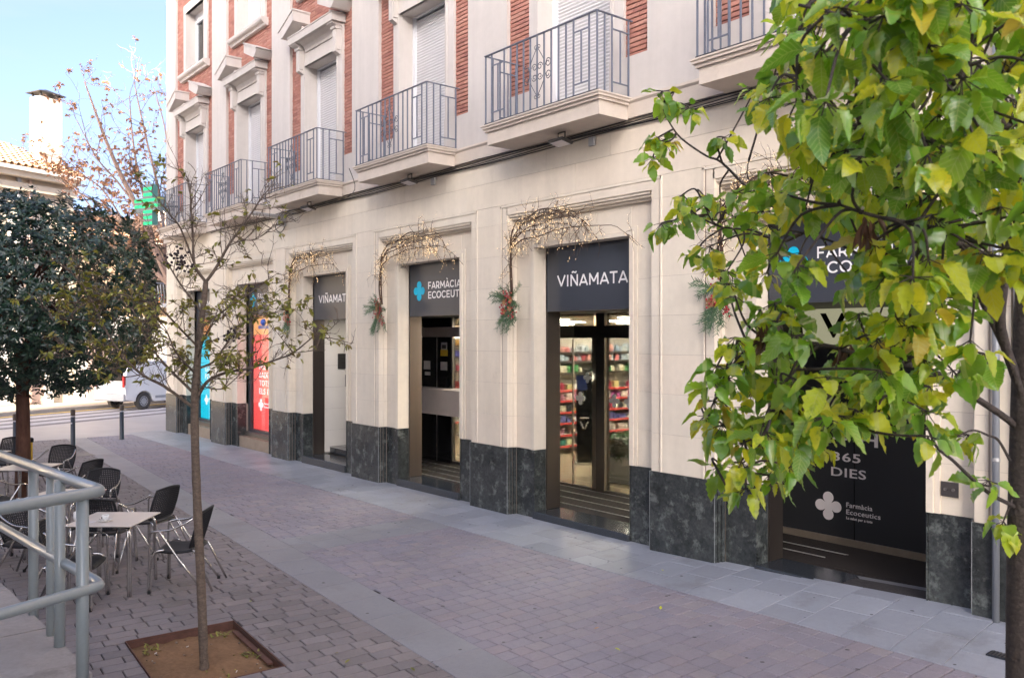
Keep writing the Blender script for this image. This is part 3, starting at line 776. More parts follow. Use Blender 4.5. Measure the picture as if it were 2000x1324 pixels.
# ---------------------------------------------------------------- balconies
def spiral(cx, cz, r, a0, turns, dirn, y, n=16):
    return [(cx+r*(1-.72*i/n)*cos(a0+dirn*turns*2*pi*i/n), y, cz+r*(1-.72*i/n)*sin(a0+dirn*turns*2*pi*i/n)) for i in range(n+1)]
bal_mesh = {}
def balcony(c):
    HWB = 1.12; YF = -.60; zt = 5.69
    m = MB()
    # slab with a moulded rim
    m.box(-HWB, HWB, YF+.03, -.05, 5.40, 5.58)
    m.box(-HWB-.03, HWB+.03, YF, -.05, 5.58, 5.62)
    m.box(-HWB-.055, HWB+.055, YF-.03, -.05, 5.62, 5.655)
    m.box(-HWB-.07, HWB+.07, YF-.045, -.05, 5.655, 5.675)
    def P_(mb, name, mt, par): 
        key = name+str(len(bal_mesh)) 
        return mb.build(name, mt, par)
    b = m.build('balcony', stone_bal, bld); b.location = (c+15, 0, 0)
    yr = YF+.0; W = 1.12; H0 = 5.695; H1 = 6.66
    MB().box(-W-.012, W+.012, yr-.02, yr+.02, H0-.012, H0+.004).box(-W-.012,-W+.012,yr+.02,-.06,H0-.012,H0+.004).box(W-.012,W+.012,yr+.02,-.06,H0-.012,H0+.004).build('bottom_rail', rail_bot, b)
    MB().box(-W-.015, W+.015, yr-.018, yr+.018, H1, H1+.012).box(-W-.015,-W+.015,yr+.018,0.03,H1,H1+.012).box(W-.015,W+.015,yr+.018,.03,H1,H1+.012).build('handrail', rail_m, b)
    bar = bal_mesh.get('bar')
    if not bar:
        bar = bal_mesh['bar'] = MB().box(-.009,.009,-.009,.009,0,H1-H0).mesh('baluster', rail_m)
        bal_mesh['short'] = MB().box(-.008,.008,-.008,.008,0,.66).mesh('baluster', rail_m)
        bal_mesh['cross'] = MB().box(-W/8,W/8,-.008,.008,-.008,.008).mesh('crossbar', rail_m)
        bal_mesh['crossy'] = MB().box(-.008,.008,-.15,.15,-.008,.008).mesh('crossbar', rail_m)
        s_ = MB(); y = 0
        for sx in (-1, 1):
            for sz in (-1, 1):
                d = .14
                # long S: from outer flank to the tip, ending in small curls
                path = smooth_path([(sx*d*.95,0,sz*.03),(sx*d*1.02,0,sz*.10),(sx*d*.75,0,sz*.18),(sx*.05,0,sz*.26),(sx*.015,0,sz*.31)], 4)
                s_.tube(path, .006, 4)
                s_.tube(spiral(sx*.035, sz*.325, .034, pi if sx > 0 else 0, 1.1, -sx*sz, 0, 12), .005, 4)
                s_.tube(spiral(sx*.055, sz*.065, .055, pi if sx < 0 else 0, 1.3, sx*sz, 0, 14), .006, 4)
                s_.tube(spiral(sx*.215, sz*.075, .060, pi/2*sz*1.0, 1.25, -sx*sz, 0, 14), .006, 4)
                s_.tube([(sx*.155,0,0),(sx*.16,0,sz*.05),(sx*.19,0,sz*.12),(sx*.215,0,sz*.135)], .006, 4)
        bal_mesh['scroll'] = s_.mesh('scroll_ornament', rail_dk)
    n = 16
    for i in range(n+1):
        x_ = -W+2*W*i/n
        if i in (2, 14): link('baluster', bal_mesh['short'], b, loc=(x_, yr, H0+.14))
        else: link('baluster', bar, b, loc=(x_, yr, H0))
        if i in (2, 14):
            for zz in (H0+.14, H0+.80): link('crossbar', bal_mesh['cross'], b, loc=(x_, yr, zz))
    for sx in (-1, 1):
        for q, y_ in enumerate((yr+.13, yr+.26, yr+.41, yr+.56)):
            if q == 2: link('baluster', bal_mesh['short'], b, loc=(sx*W, y_, H0+.14))
            else: link('baluster', bar, b, loc=(sx*W, y_, H0))
        for zz in (H0+.14, H0+.80): link('crossbar', bal_mesh['crossy'], b, loc=(sx*W, yr+.41, zz))
    link('scroll_ornament', bal_mesh['scroll'], b, loc=(0, yr, (H0+H1)/2))
    return b
for k in 'ABCDEF': balcony(BC[k]-.03)

# ---------------------------------------------------------------- lettering and emblems
def text_mesh(s, size, m, off=.0, ext=.004, wd=1.0):
    cu = bpy.data.curves.new('lettering', 'FONT'); cu.body = s; cu.size = size; cu.offset = off; cu.extrude = ext; cu.space_character = 1.07; cu.resolution_u = 3
    o = bpy.data.objects.new('tmp', cu); COL.objects.link(o)
    dg = bpy.context.evaluated_depsgraph_get(); dg.update()
    me = bpy.data.meshes.new_from_object(o.evaluated_get(dg)); bpy.data.objects.remove(o); me.materials.clear(); me.materials.append(m)
    xsv = [v.co.x for v in me.vertices]
    return me, (min(xsv), max(xsv))
def write(s, x0, z, y, cap, m, parent, width=None, off=.008, base=Vector((0,0,0)), tracking=1.0, yaw=0, name='lettering'):
    """text on a wall facing -Y: left end x0, baseline z, cap height, optional exact width"""
    me, (a, b_) = text_mesh(s, 1.0, m, off)
    hs = cap/.73
    sx = hs if width is None else width/(b_-a)
    o = link(name, me, parent)
    o.matrix_local = Matrix.Translation(Vector((x0-a*sx, y, z))-base) @ Matrix.Rotation(pi/2, 4, 'X') @ Matrix.Diagonal((sx, hs, 1, 1))
    return o
def arcp(cx, cz, rx, rz, a0, a1, n=14):
    return [(cx+rx*cos(radians(a0+(a1-a0)*i/n)), cz+rz*sin(radians(a0+(a1-a0)*i/n))) for i in range(n+1)]
GL = {  # stroke glyphs in a box of cap height 1: (advance, strokes)
 'V':(.90,[[(.03,1),(.45,.06)],[(.45,.06),(.87,1)]]), 'I':(.34,[[(.17,0),(.17,1)]]),
 'A':(.92,[[(.04,0),(.46,.95)],[(.46,.95),(.88,0)],[(.20,.27),(.72,.27)]]),
 'N':(.92,[[(.12,0),(.12,1)],[(.14,.93),(.78,.07)],[(.80,0),(.80,1)]]),
 'M':(1.08,[[(.12,0),(.12,1)],[(.14,.92),(.54,.28)],[(.54,.28),(.94,.92)],[(.96,0),(.96,1)]]),
 'T':(.76,[[(.0,.92),(.76,.92)],[(.38,0),(.38,.9)]]),
 'F':(.74,[[(.12,0),(.12,1)],[(.12,.92),(.70,.92)],[(.12,.46),(.62,.46)]]),
 'E':(.78,[[(.12,0),(.12,1)],[(.12,.92),(.72,.92)],[(.12,.50),(.65,.50)],[(.12,.08),(.74,.08)]]),
 'R':(.84,[[(.12,0),(.12,1)],[(.12,.92),(.42,.92)]+arcp(.42,.64,.28,.28,90,-90)+[(.12,.36)],[(.46,.36),(.76,0)]]),
 'C':(.90,[arcp(.50,.50,.42,.43,45,315,20)]), 'O':(1.02,[arcp(.51,.50,.42,.43,0,360,28)]),
 'U':(.90,[[(.12,1),(.12,.40)]+arcp(.45,.40,.33,.33,180,360,14)+[(.78,1)]]),
 'S':(.74,[arcp(.37,.715,.26,.22,40,270,14)+arcp(.37,.285,.28,.22,90,-140,14)]),
}
def sign_text(txt, x0, z, y, cap, m, parent, width, w_=.155):
    """capital letters as flat cut strokes, each letter a piece of the lettering"""
    adv = 0; items = []
    for ch in txt:
        base, acc = {'Ñ':('N','~'),'À':('A','`')}.get(ch, (ch, None))
        if base == ' ': adv += .4; continue
        items.append((base, acc, adv)); adv += GL[base][0]+.10
    k = width/(adv-.10)
    for base, acc, a0 in items:
        mb = MB(); dep = 0
        st = list(GL[base][1])
        c_ = GL[base][0]/2
        if acc == '~': st = st+[[(c_-.24,1.16),(c_-.12,1.24),(c_+.04,1.18),(c_+.14,1.15),(c_+.24,1.24)]]
        if acc == '`': st = st+[[(c_-.16,1.30),(c_+.04,1.12)]]
        for q in st:
            P_ = [Vector((x0+(a0+px_)*k, z+pz_*cap)) for px_, pz_ in q]; h = w_*cap/2*(1 if not acc or q is not st[-1] else .75)
            for i in range(len(P_)-1):
                d = P_[i+1]-P_[i]
                if d.length < 1e-6: continue
                d.normalize(); nn = Vector((-d.y,d.x))*h; e = d*(h*.25 if len(P_) > 2 else 0)
                a_, b_ = P_[i]-e, P_[i+1]+e; yy = y-.0012-.0003*dep; dep += 1
                pts = [a_-nn, b_-nn, b_+nn, a_+nn]
                mb.add([(p_.x, yy, p_.y) for p_ in pts]+[(p_.x, y+.003, p_.y) for p_ in pts], [(0,1,2,3),(1,0,4,5),(2,1,5,6),(3,2,6,7),(0,3,7,4)])
        mb.build('letter', m, parent)
def petal_cross(c, r, y, m, parent, base=Vector((0,0,0)), name='emblem', th=.006):
    """four round petals joined at the centre"""
    n = 64; pts = []
    for i in range(n):
        th_ = 2*pi*i/n; k = abs(cos(2*th_))
        rad = r*(.30+.70*(k**.55)) if True else r
        pts.append((c[0]-base.x+rad*cos(th_), c[1]-base.z+rad*sin(th_)))
    return MB().exy(pts, y-base.y-th, y-base.y).build(name, m, parent)
BASE = Vector((-15,0,0))
SIGN = {}
for k, (x0, x1) in OPEN.items():
    yS = .36 if k in 'CDEF' else .40
    z0 = 3.03 if k in 'CDEF' else 3.20
    s_ = B(MB().box(x0+.012, x1-.012, yS, yS+.04, z0, 3.955), 'sign_panel', sign_m)
    SIGN[k] = s_; c = (x0+x1)/2
    if k in 'ACE':
        sign_text('VIÑAMATA', c-.70, 3.385 if k != 'A' else 3.50, yS-.001, .165, white_letter, s_, 1.39)
    else:
        dz = 0 if k != 'B' else .10
        dx = 0 if k != 'B' else -.02
        petal_cross((c-.62+dx, 3.48+dz), .175, yS-.001, cyan_m, s_)
        sign_text('FARMÀCIA', c-.34+dx, 3.505+dz, yS-.001, .125, white_letter, s_, .99)
        sign_text('ECOCEUTICS', c-.34+dx, 3.335+dz, yS-.001, .125, white_letter, s_, 1.26)
# ---------------------------------------------------------------- shop windows A and B
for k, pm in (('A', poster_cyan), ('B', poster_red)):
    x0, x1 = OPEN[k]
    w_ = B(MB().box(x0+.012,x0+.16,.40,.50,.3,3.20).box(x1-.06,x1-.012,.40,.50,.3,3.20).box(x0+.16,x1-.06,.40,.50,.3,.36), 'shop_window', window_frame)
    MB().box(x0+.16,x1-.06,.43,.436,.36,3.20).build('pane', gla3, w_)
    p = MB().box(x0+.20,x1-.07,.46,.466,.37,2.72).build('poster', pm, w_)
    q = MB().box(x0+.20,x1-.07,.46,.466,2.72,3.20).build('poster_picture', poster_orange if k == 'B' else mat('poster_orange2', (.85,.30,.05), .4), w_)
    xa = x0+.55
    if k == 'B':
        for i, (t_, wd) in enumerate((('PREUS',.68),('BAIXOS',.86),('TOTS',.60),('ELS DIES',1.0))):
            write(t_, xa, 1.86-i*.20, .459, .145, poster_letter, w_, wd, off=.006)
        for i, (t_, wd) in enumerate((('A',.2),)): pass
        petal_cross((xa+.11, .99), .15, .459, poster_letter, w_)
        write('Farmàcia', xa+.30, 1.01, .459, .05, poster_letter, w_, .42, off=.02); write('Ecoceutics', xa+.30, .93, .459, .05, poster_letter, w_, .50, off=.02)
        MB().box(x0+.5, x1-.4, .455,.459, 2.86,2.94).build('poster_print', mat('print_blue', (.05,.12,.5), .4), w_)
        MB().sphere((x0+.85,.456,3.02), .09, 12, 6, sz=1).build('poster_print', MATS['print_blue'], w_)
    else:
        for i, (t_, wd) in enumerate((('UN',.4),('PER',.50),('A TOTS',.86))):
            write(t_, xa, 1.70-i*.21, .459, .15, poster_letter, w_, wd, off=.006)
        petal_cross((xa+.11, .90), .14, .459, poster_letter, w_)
        write('Farmàcia', xa+.30, .92, .459, .05, poster_letter, w_, .42, off=.02)
    B(MB().box(x0+.004,x1-.004,.16,.50,-.1,.20), 'window_ledge', bronze_sill)
    B(MB().box(x0+.004,x1-.004,.30,.50,.20,.30), 'window_ledge', steel_dark)
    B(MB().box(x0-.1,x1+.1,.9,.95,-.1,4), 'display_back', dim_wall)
# ---------------------------------------------------------------- entrances C to F
YD = {'C':2.0,'D':1.92,'E':2.02,'F':1.75}
for k in 'CDEF':
    x0, x1 = OPEN[k]
    B(MB().box(x0+.013,x0+.03,.35,.615,.11,3.03), 'side_cladding', bronze); B(MB().box(x0-.10,x0+.013,.405,.615,.11,3.03), 'side_cladding', bronze)
    B(MB().box(x1-.03,x1-.013,.35,.615,.11,3.03), 'side_cladding', bronze); B(MB().box(x1-.013,x1+.10,.405,.615,.11,3.03), 'side_cladding', bronze)
    zt = .105
    zth = max(zwall(x0)+.05, .10)
    B(MB().cham(x0+.002,x1-.002,.10,.62,-.25,.105,.006), 'threshold', granite)
    B(MB().box(x0+.01,x1-.01,.085,.10,-.2,.098), 'threshold_face', granite)
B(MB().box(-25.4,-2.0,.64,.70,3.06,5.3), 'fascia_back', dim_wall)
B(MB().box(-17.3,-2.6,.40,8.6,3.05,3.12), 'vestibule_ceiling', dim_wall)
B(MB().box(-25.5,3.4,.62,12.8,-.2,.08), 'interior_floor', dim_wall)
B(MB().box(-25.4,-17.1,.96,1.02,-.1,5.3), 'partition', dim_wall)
# C: tiled side wall with plaques
x0 = OPEN['C'][0]
B(MB().box(x0-.03,x0-.012,.615,2.6,.1,3.05), 'tile_backing', tile_j)
zz = .13
while zz < 3.0:
    for y0 in (.62,1.3,1.98): B(MB().box(x0-.012,x0,y0+.002,min(y0+.68,2.6)-.002,zz+.002,min(zz+.475,3.05)-.002, rnd=.4), 'wall_tile', tile_w)
    zz += .475
B(MB().box(-17.1,-15.2,2.6,2.65,.1,3.05), 'partition', dim_wall)
B(MB().box(-15.22,-15.18,.62,2.6,.1,3.05), 'partition', dim_wall)
B(MB().box(-17.0,-15.2,.75,2.6,.105,.25), 'entrance_step', granite)
B(MB().box(-17.0,-15.2,.745,.75,.235,.252), 'step_edge', mat_strip)
for i in range(3): B(MB().box(-16.9,-15.25,1.0+i*.3,1.015+i*.3,.25,.256), 'mat_strip', mat_strip)
B(MB().box(-16.5,-15.8,1.0,1.5,3.03,3.048), 'ceiling_lamp', mat('vestibule_fill_panel', (1,1,1), .5, emit=((1,.9,.76),1.3)))  # unseen glowing panel, added to brighten the white tiles
pl1 = MB().cham(-15.0,-15.0+.02,0,.42,0,.34,.004); pl1 = None
o = MB().cham(0,.02,0,.46,0,.34,.004).build('wall_plaque', mat('plaque_grey', (.10,.095,.09), .3,.5,.6), label='dark grey metal plaque, the larger and upper of two on the white tiles', cat='plaque', loc=(-17.018,.95,1.95))
for i, w_ in enumerate((.30,.26)): 
    t = MB().box(.021,.023,.08,.08+w_,.22-i*.09,.235-i*.09).build('engraved_line', lampdark, o)
o = MB().cham(0,.02,0,.30,0,.27,.004).build('wall_plaque', mat('plaque_dark', (.035,.036,.042), .3,.5,.3), label='small square dark plaque with a round emblem below the larger plaque', cat='plaque', loc=(-17.018,1.13,1.55))
n = 20
MB().tube([(.024,.15+.07*cos(2*pi*i/n),.135+.07*sin(2*pi*i/n)) for i in range(n-3)], .009, 5).tube([(.024,.15,.17),(.024,.15,.11),(.024,.17,.10)], .008, 5).build('emblem', mat('emblem_gold', (.5,.5,.45), .4), o)
# D: dark pharmacy counter front
yd = YD['D']
f_ = B(MB().box(-15.18,-14.00,yd,yd+.05,.1,3.05), 'service_front', black_gloss)
MB().box(-14.55,-14.53,yd-.004,yd+.05,.1,2.64).build('panel_joint', steel, f_)
steel_pale = mat('pale_brushed_steel', (.60,.54,.52), .45, .5, .35, noise=(6,.06))
MB().box(-15.15,-12.0,yd-.06,yd+.06,2.66,2.86).build('transom', steel_pale, f_)
MB().box(-15.02,-12.3,yd-.42,yd+.1,1.12,1.62).build('night_drawer', steel_pale, f_)
MB().box(-14.0,-12.0,yd+.02,yd+.028,.16,2.64).build('pane', gla, f_)
MB().box(-14.0,-12.0,yd+.02,yd+.028,2.88,3.05).build('pane', gla, f_)
MB().box(-14.02,-13.98,yd-.01,yd+.06,.1,3.05).build('door_frame', steel_dark, f_); MB().box(-13.98,-12.0,yd-.01,yd+.06,.1,.16).build('door_frame', steel_dark, f_)
for (xa, xb, za, zb, m_) in ((-15.02,-14.78,1.98,2.16,poster_white),(-14.98,-14.78,1.86,1.93,poster_white),(-14.40,-14.17,1.98,2.15,poster_white),(-14.40,-14.15,2.27,2.40,paint_y),(-14.38,-14.17,2.40,2.55,poster_white)):
    MB().box(xa,xb,yd-.006,yd-.001,za,zb).build('notice', m_, f_)
MB().box(-14.35,-14.2,yd-.009,yd-.006,2.42,2.50).build('camera_pictogram', lampdark, f_)
MB().box(-14.45,-14.15,yd-.03,yd,1.62,1.85).build('card_slot', black_gloss, f_)
for i in range(4): B(MB().box(-15.1,-11.3,.72+i*.30,.735+i*.30,.105,.118), 'mat_strip', mat_strip)
B(MB().box(-15.15,-11.25,.62,yd,.08,.105), 'entrance_mat', mat_m)
B(MB().box(-11.24,-11.16,.62,2.0,.1,3.05), 'partition', dim_wall)
# E: glass doors
yd = YD['E']
B(MB().box(-11.15,-7.0,.62,yd,.08,.107), 'entrance_mat', mat_m)
for i in range(4): B(MB().box(-11.1,-7.05,.86+i*.35,.872+i*.35,.107,.116), 'mat_strip', mat_strip)
fr = B(MB().box(-11.15,-7.1,yd-.08,yd+.08,2.64,2.84), 'door_frame', steel_dark)
MB().box(-11.15,-7.1,yd-.03,yd+.05,.1,.14).build('floor_rail', steel_dark, fr)
MB().box(-11.15,-10.45,yd-.085,yd-.081,2.66,2.84).build('transom_plate', steel, fr)
MB().box(-9.95,-9.76,yd-.06,yd+.06,.14,3.05).build('mullion', steel_dark, fr)
MB().box(-10.06,-9.97,yd-.04,yd-.01,.14,2.64).build('door_stile', steel, fr)
MB().box(-10.56,-10.545,yd-.02,yd+.0,.14,2.62).build('door_stile', steel_dark, fr)
for (xa, xb) in ((-11.1,-10.06),(-9.76,-7.2)):
    MB().box(xa,xb,yd-.005,yd+.003,.14,2.64).build('door_pane', gla, fr)
    MB().box(xa,xb,yd-.005,yd+.003,2.84,3.05).build('door_pane', gla, fr)
frost = mat('frosted_sticker', (.62,.62,.60), .6)
for xc in (-10.37,-9.90+.0,-9.58,-9.25): petal_cross((xc, 1.62), .11, yd-.008, frost, fr)
petal_cross((-10.12, 1.98), .09, yd-.09, frost, fr)
B(MB().box(-6.98,-6.9,.62,8.6,.1,3.05), 'partition', dim_wall)
# F: dark poster doors
yd = YD['F']
xo = 15
B(MB().box(-6.9,-3.0,.62,yd,.08,.107), 'entrance_mat', mat_m)
for i in range(2): B(MB().box(-6.5,-5.15-i*.12,1.30-i*.30,1.312-i*.30,.107,.116), 'mat_strip', mat_strip)
B(MB().obox((-4.55,1.05,.110), (.62,0,0), (0,.36,0), (0,0,.004)), 'floor_mat', mat_m)
fr = B(MB().box(-6.8,-3.0,yd+.0,yd+.03,.19,2.56), 'poster_door', poster_dark)
MB().box(-6.8,-3.0,yd-.03,yd+.05,.105,.19).build('door_rail', bronze_sill, fr)
MB().box(-5.322,-5.312,yd-.004,yd-.001,.19,2.56).build('panel_joint', black_gloss, fr)
MB().box(-6.8,-3.0,yd+.0,yd+.008,2.56,3.05).build('pane', gla, fr)
write('24 H', -5.80, 1.34, yd-.002, .17, poster_white, fr, .78, off=.008)
write('365', -5.60, 1.13, yd-.002, .11, poster_white, fr, .36, off=.008)
write('DIES', -5.62, .94, yd-.002, .112, poster_white, fr, .45, off=.008)
petal_cross((-5.66, .555), .175, yd-.001, poster_white, fr)
write('Farmàcia', -5.42, .575, yd-.002, .062, poster_white, fr, .33, off=.005)
write('Ecoceutics', -5.42, .49, yd-.002, .062, poster_white, fr, .43, off=.005)
write('La salut per a tots', -5.42, .43, yd-.002, .032, poster_white, fr, .33, off=.015)
# back display wall seen over the poster doors
dw = B(MB().box(-8.2,-3.0,2.9,2.95,.1,3.1), 'display_wall', mat('display_beige', (.50,.46,.33), .7, emit=((.5,.45,.3),.12)))  # emission puts the lit look of the room into the wall colour
n = 28
MB().exy([(-6.95+.23*cos(-2*pi*i/n), 2.72+.23*sin(-2*pi*i/n)) for i in range(n)][::-1], 2.88, 2.9).build('disc_print', black_gloss, dw)
write('V', -6.45, 2.66, 2.898, .34, black_gloss, dw, .40, off=.02)
MB().box(-5.4,-4.9,2.86,2.9,2.55,2.85).build('screen', lampdark, dw)
B(MB().box(-2.95,-2.6,.41,3,-.1,5.3), 'partition', dim_wall)
# ---------------------------------------------------------------- shop interior
room = thing('shop_interior', 'bright shop room behind the middle glass doors with beige floor', 'shop interior', (-13,4,0))
def RB(mb, name, m): o = mb.build(name, m, room); o.location = (13,-4,0); return o
RB(MB().box(-19.5,-6.98,2.12,10.6,.08,.10), 'floor_surface', shopfloor)
RB(MB().box(-19.5,-6.98,10.55,10.6,.1,3.04), 'rear_wall', shopwall)
RB(MB().box(-19.55,-19.5,2.2,10.6,.1,3.04), 'side_wall', shopwall)
RB(MB().box(-7.05,-6.99,2.1,10.6,.1,3.04), 'side_wall', shopwall)
RB(MB().box(-19.5,-6.98,2.12,10.6,3.02,3.045), 'room_ceiling', shopwall)
for xx in (-17.5,-14.6,-12.8,-10.2):
    for yy in (3.4,5.6,8.0):
        RB(MB().box(xx-.35,xx+.35,yy-.3,yy+.3,2.995,3.015), 'ceiling_lamp', panel_light)
for i in range(8): RB(MB().box(-19.5,-7,2.6+i*.9,2.605+i*.9,.1,.102), 'floor_joint', tile_j)
PCOL = [(.7,.68,.62),(.6,.1,.2),(.2,.35,.55),(.75,.55,.5),(.05,.05,.06),(.15,.4,.15),(.8,.4,.1),(.75,.7,.4),(.5,.15,.45),(.1,.5,.5)]
prod_m = mat('product_packs', (.5,.5,.5), .4, cols=PCOL)
prod_cols = {}
def pm(c):
    if c not in prod_cols: prod_cols[c] = mat('pack_%d' % len(prod_cols), c, .35)
    return prod_cols[c]
box_me = {}
ORD = ('lowest','second','third','fourth','fifth','sixth','seventh','eighth','topmost')
def cname(c):
    r_, g_, b_ = c; m_ = max(c)
    if m_ < .08: return 'black'
    if min(c) > .45: return 'cream' if b_ < .6 else 'white'
    if r_ == m_: return 'orange' if g_ > .35 and b_ < .3 else ('pink' if r_ > .65 and b_ > .3 else ('purple' if b_ > .28 and g_ < .2 else 'red'))
    if g_ == m_: return 'green'
    return 'pale blue' if g_ > .3 else 'dark blue'
def shelf_unit(X, y0, y1, zsv, label, rows, glabel, ggroup):
    u_ = thing('shelf_unit', label, 'shelving', (X, y0, .1))
    MB().box(-.45,-.42,0,y1-y0,0,2.6).build('back_panel', shelf_m, u_)
    MB().box(-.45,-.0,-.03,0,0,2.3).box(-.45,0,y1-y0,y1-y0+.03,0,2.3).build('side_panel', shelf_m, u_)
    for i, z in enumerate(zsv):
        MB().box(-.42,0,0,y1-y0,z-.13,z-.10).build('shelf', shelf_m if z < 1.8 else steel_dark, u_)
        MB().box(0,.008,0,y1-y0,z-.14,z-.10).build('price_strip', red_strip if z < 1.8 else steel_dark, u_)
        cols = rows[i % len(rows)]
        yy = y0+.05; q = 0
        while yy < y1-.1:
            wd = rr.uniform(.09,.2); hg = rr.uniform(.10,.19)
            c = rr.choice(cols)
            if rr.random() < .9:
                key = (round(wd,2), round(hg,2), c)
                if key not in box_me:
                    mb = MB()
                    if rr.random() < .5: mb.cham(-.16,0,0,wd,0,hg,.006)
                    else:
                        r_ = min(wd/2, .05); mb.lathe([(r_,0),(r_,hg*.7),(r_*.4,hg*.8),(r_*.4,hg)], (-.06,wd/2,0), 10).lathe([(r_,0),(r_,hg*.7),(r_*.4,hg*.8),(r_*.4,hg)], (-.16,wd/2,0), 10)
                    box_me[key] = mb.mesh('product', pm(c))
                pos_ = ('nearest the door','in the middle','towards the far end')[min(2,int(3*(yy-y0)/(y1-y0)))]
                link('product_pack', box_me[key], None, '%s pack on the %s shelf, %s, %s' % (cname(c), ORD[i], pos_, glabel), 'product', ggroup, loc=(X-.01, yy, z))
            yy += wd+.02; q += 1
    return u_
reds = [(.75,.25,.25),(.70,.35,.30),(.55,.08,.10)]; pinks = [(.75,.35,.5),(.7,.68,.64),(.5,.12,.35),(.75,.6,.55)]
blues = [(.45,.55,.62),(.6,.66,.7),(.3,.4,.5)]; mix = [(.7,.66,.5),(.04,.04,.05),(.65,.55,.25),(.5,.05,.1),(.75,.72,.66)]
grn = [(.1,.35,.12),(.6,.65,.4),(.05,.25,.2),(.75,.7,.6)]; purp = [(.35,.1,.35),(.75,.7,.68),(.15,.15,.4)]
shelf_unit(-13.6, 4.5, 8.0, [.28,.52,.78,1.02,1.27,1.50,1.88,2.13,2.33], 'tall product shelving with red price strips behind the sliding doors',
           [grn, pinks, purp, mix, pinks, mix, [(.7,.66,.45),(.1,.35,.12),(.75,.7,.55)], reds+blues, reds+blues], 'behind the glass doors', 'products on the shop shelves')
shelf_unit(-17.6, 4.0, 6.3, [.5,1.0,1.4,1.8,2.15,2.45], 'product shelving seen through the glass beside the night drawer',
           [blues, [(.1,.1,.5),(.8,.8,.8),(.7,.1,.1)], reds, mix, [(.1,.1,.5),(.8,.5,.1),(.8,.8,.8)], [(.8,.45,.1),(.1,.12,.5)]], 'behind the service window', 'packets behind the service window')
# totem
tt = thing('display_totem', 'tall black display totem with a pale V emblem inside the glass doors', 'display stand', (-12.25,3.95,.1), radians(39))
MB().cham(-.16,.16,-.12,.12,.05,1.80,.006).build('totem_body', black_gloss, tt)
MB().box(-.2,.2,-.15,.15,0,.05).build('totem_base', shelf_m, tt)
MB().box(-.09,.09,-.125,-.121,.93,.955).obox((-.045,-.123,.80),(.03,0,-.075),(0,.002,0),(.01,0,.004)).obox((.045,-.123,.80),(.03,0,.075),(0,.002,0),(.01,0,-.004)).build('emblem', poster_white, tt)
MB().box(-.155,.06,-.13,-.122,1.5,1.78).build('blue_notice', mat('notice_blue', (.02,.04,.18), .4), tt)
# planter
pl = thing('indoor_planter', 'white trough planter with broad dark green leaves just inside the shop door', 'planter', (-10.35,2.95,.1), radians(20))
MB().cham(-.32,.32,-.16,.16,0,.46,.008).build('trough', pvc, pl)
for i in range(9): MB().box(-.27+i*.065,-.25+i*.065,-.163,-.16,.42,.435).build('trough_hole', dark_hole, pl)
lf = MB(); lr = random.Random(9)
JG = random.Random(101)
def leaf_geo(L_, W_, droop=.25, fold=.15, n=5, teeth=0, curl=0, tip=.9):
    """leaf along +X from origin, face up +Z; returns verts, faces"""
    vs = []; fs = []
    for i in range(n+1):
        t = i/n
        wd = W_*.5*(sin(pi*min(1,t**.8))**.8 if 0 < t < 1 else 0)
        wl_ = wr2 = wd
        if teeth and 0 < i < n: wl_ = wd*(1+(.10 if i % 2 else -.08)+JG.uniform(-.09,.09)); wr2 = wd*(1+(.10 if i % 2 else -.08)+JG.uniform(-.09,.09))
        x_ = L_*t; z_ = -droop*L_*t*t+curl*L_*sin(t*pi*2)*.06
        cg = (.022 if i % 2 else -.012)*L_ if teeth and 0 < i < n else 0
        if teeth and 0 < i < n: cg += JG.uniform(-.03,.03)*L_
        vs += [(x_, -wl_, z_+fold*wd+cg), (x_, 0, z_), (x_, wr2, z_+fold*wd+(cg*.8 if not teeth else cg*.6+(JG.uniform(-.02,.02)*L_ if 0 < i < n else 0)))]
    for i in range(n):
        a = 3*i
        if i == 0: fs += [(a+1,a+3,a+4),(a+1,a+4,a+5)]
        elif i == n-1: fs += [(a,a+4,a+1),(a+1,a+4,a+2)]
        else: fs += [(a,a+3,a+4,a+1),(a+1,a+4,a+5,a+2)]
    return vs, fs
def place(vs, origin, d, upv, roll=0, s=1):
    """orient a leaf: +X along d, +Z near upv"""
    d = Vector(d).normalized(); u_ = Vector(upv); y_ = u_.cross(d)
    if y_.length < 1e-4: y_ = d.orthogonal()
    y_.normalize(); z_ = d.cross(y_)
    if roll:
        c_, s2 = cos(roll), sin(roll); y_, z_ = y_*c_+z_*s2, z_*c_-y_*s2
    o_ = Vector(origin)
    return [tuple(o_+(d*v[0]+y_*v[1]+z_*v[2])*s) for v in vs]
for i in range(160):
    a = lr.uniform(0,2*pi); el = lr.uniform(-.5,1.1); d = (cos(a)*cos(el)*1.2, sin(a)*cos(el), sin(el))
    o_ = (lr.uniform(-.26,.26), lr.uniform(-.12,.12), lr.uniform(.46,.80))
    vs, fs = leaf_geo(lr.uniform(.16,.28), lr.uniform(.06,.10), .5, .2)
    lf.add(place(vs, o_, d, (0,0,1), lr.uniform(-.5,.5)), fs)
lf.build('foliage', mat('planter_leaf', (.02,.07,.02), .3, .5, cols=[(.02,.06,.02),(.035,.10,.03)]), pl, kind='stuff')
# yellow card
yc = MB().cham(-.11,.11,-.004,.004,0,.42,.002).build('advert_card', mat('card_yellow', (.62,.42,.08), .5), label='yellow printed card hanging at the right edge of the glass door', cat='sign', loc=(-9.32,2.25,1.72))
write('Glo', -9.41, 2.03, 2.244, .05, lampdark, yc, .13, off=.01, base=Vector((-9.32,2.25,1.72)))
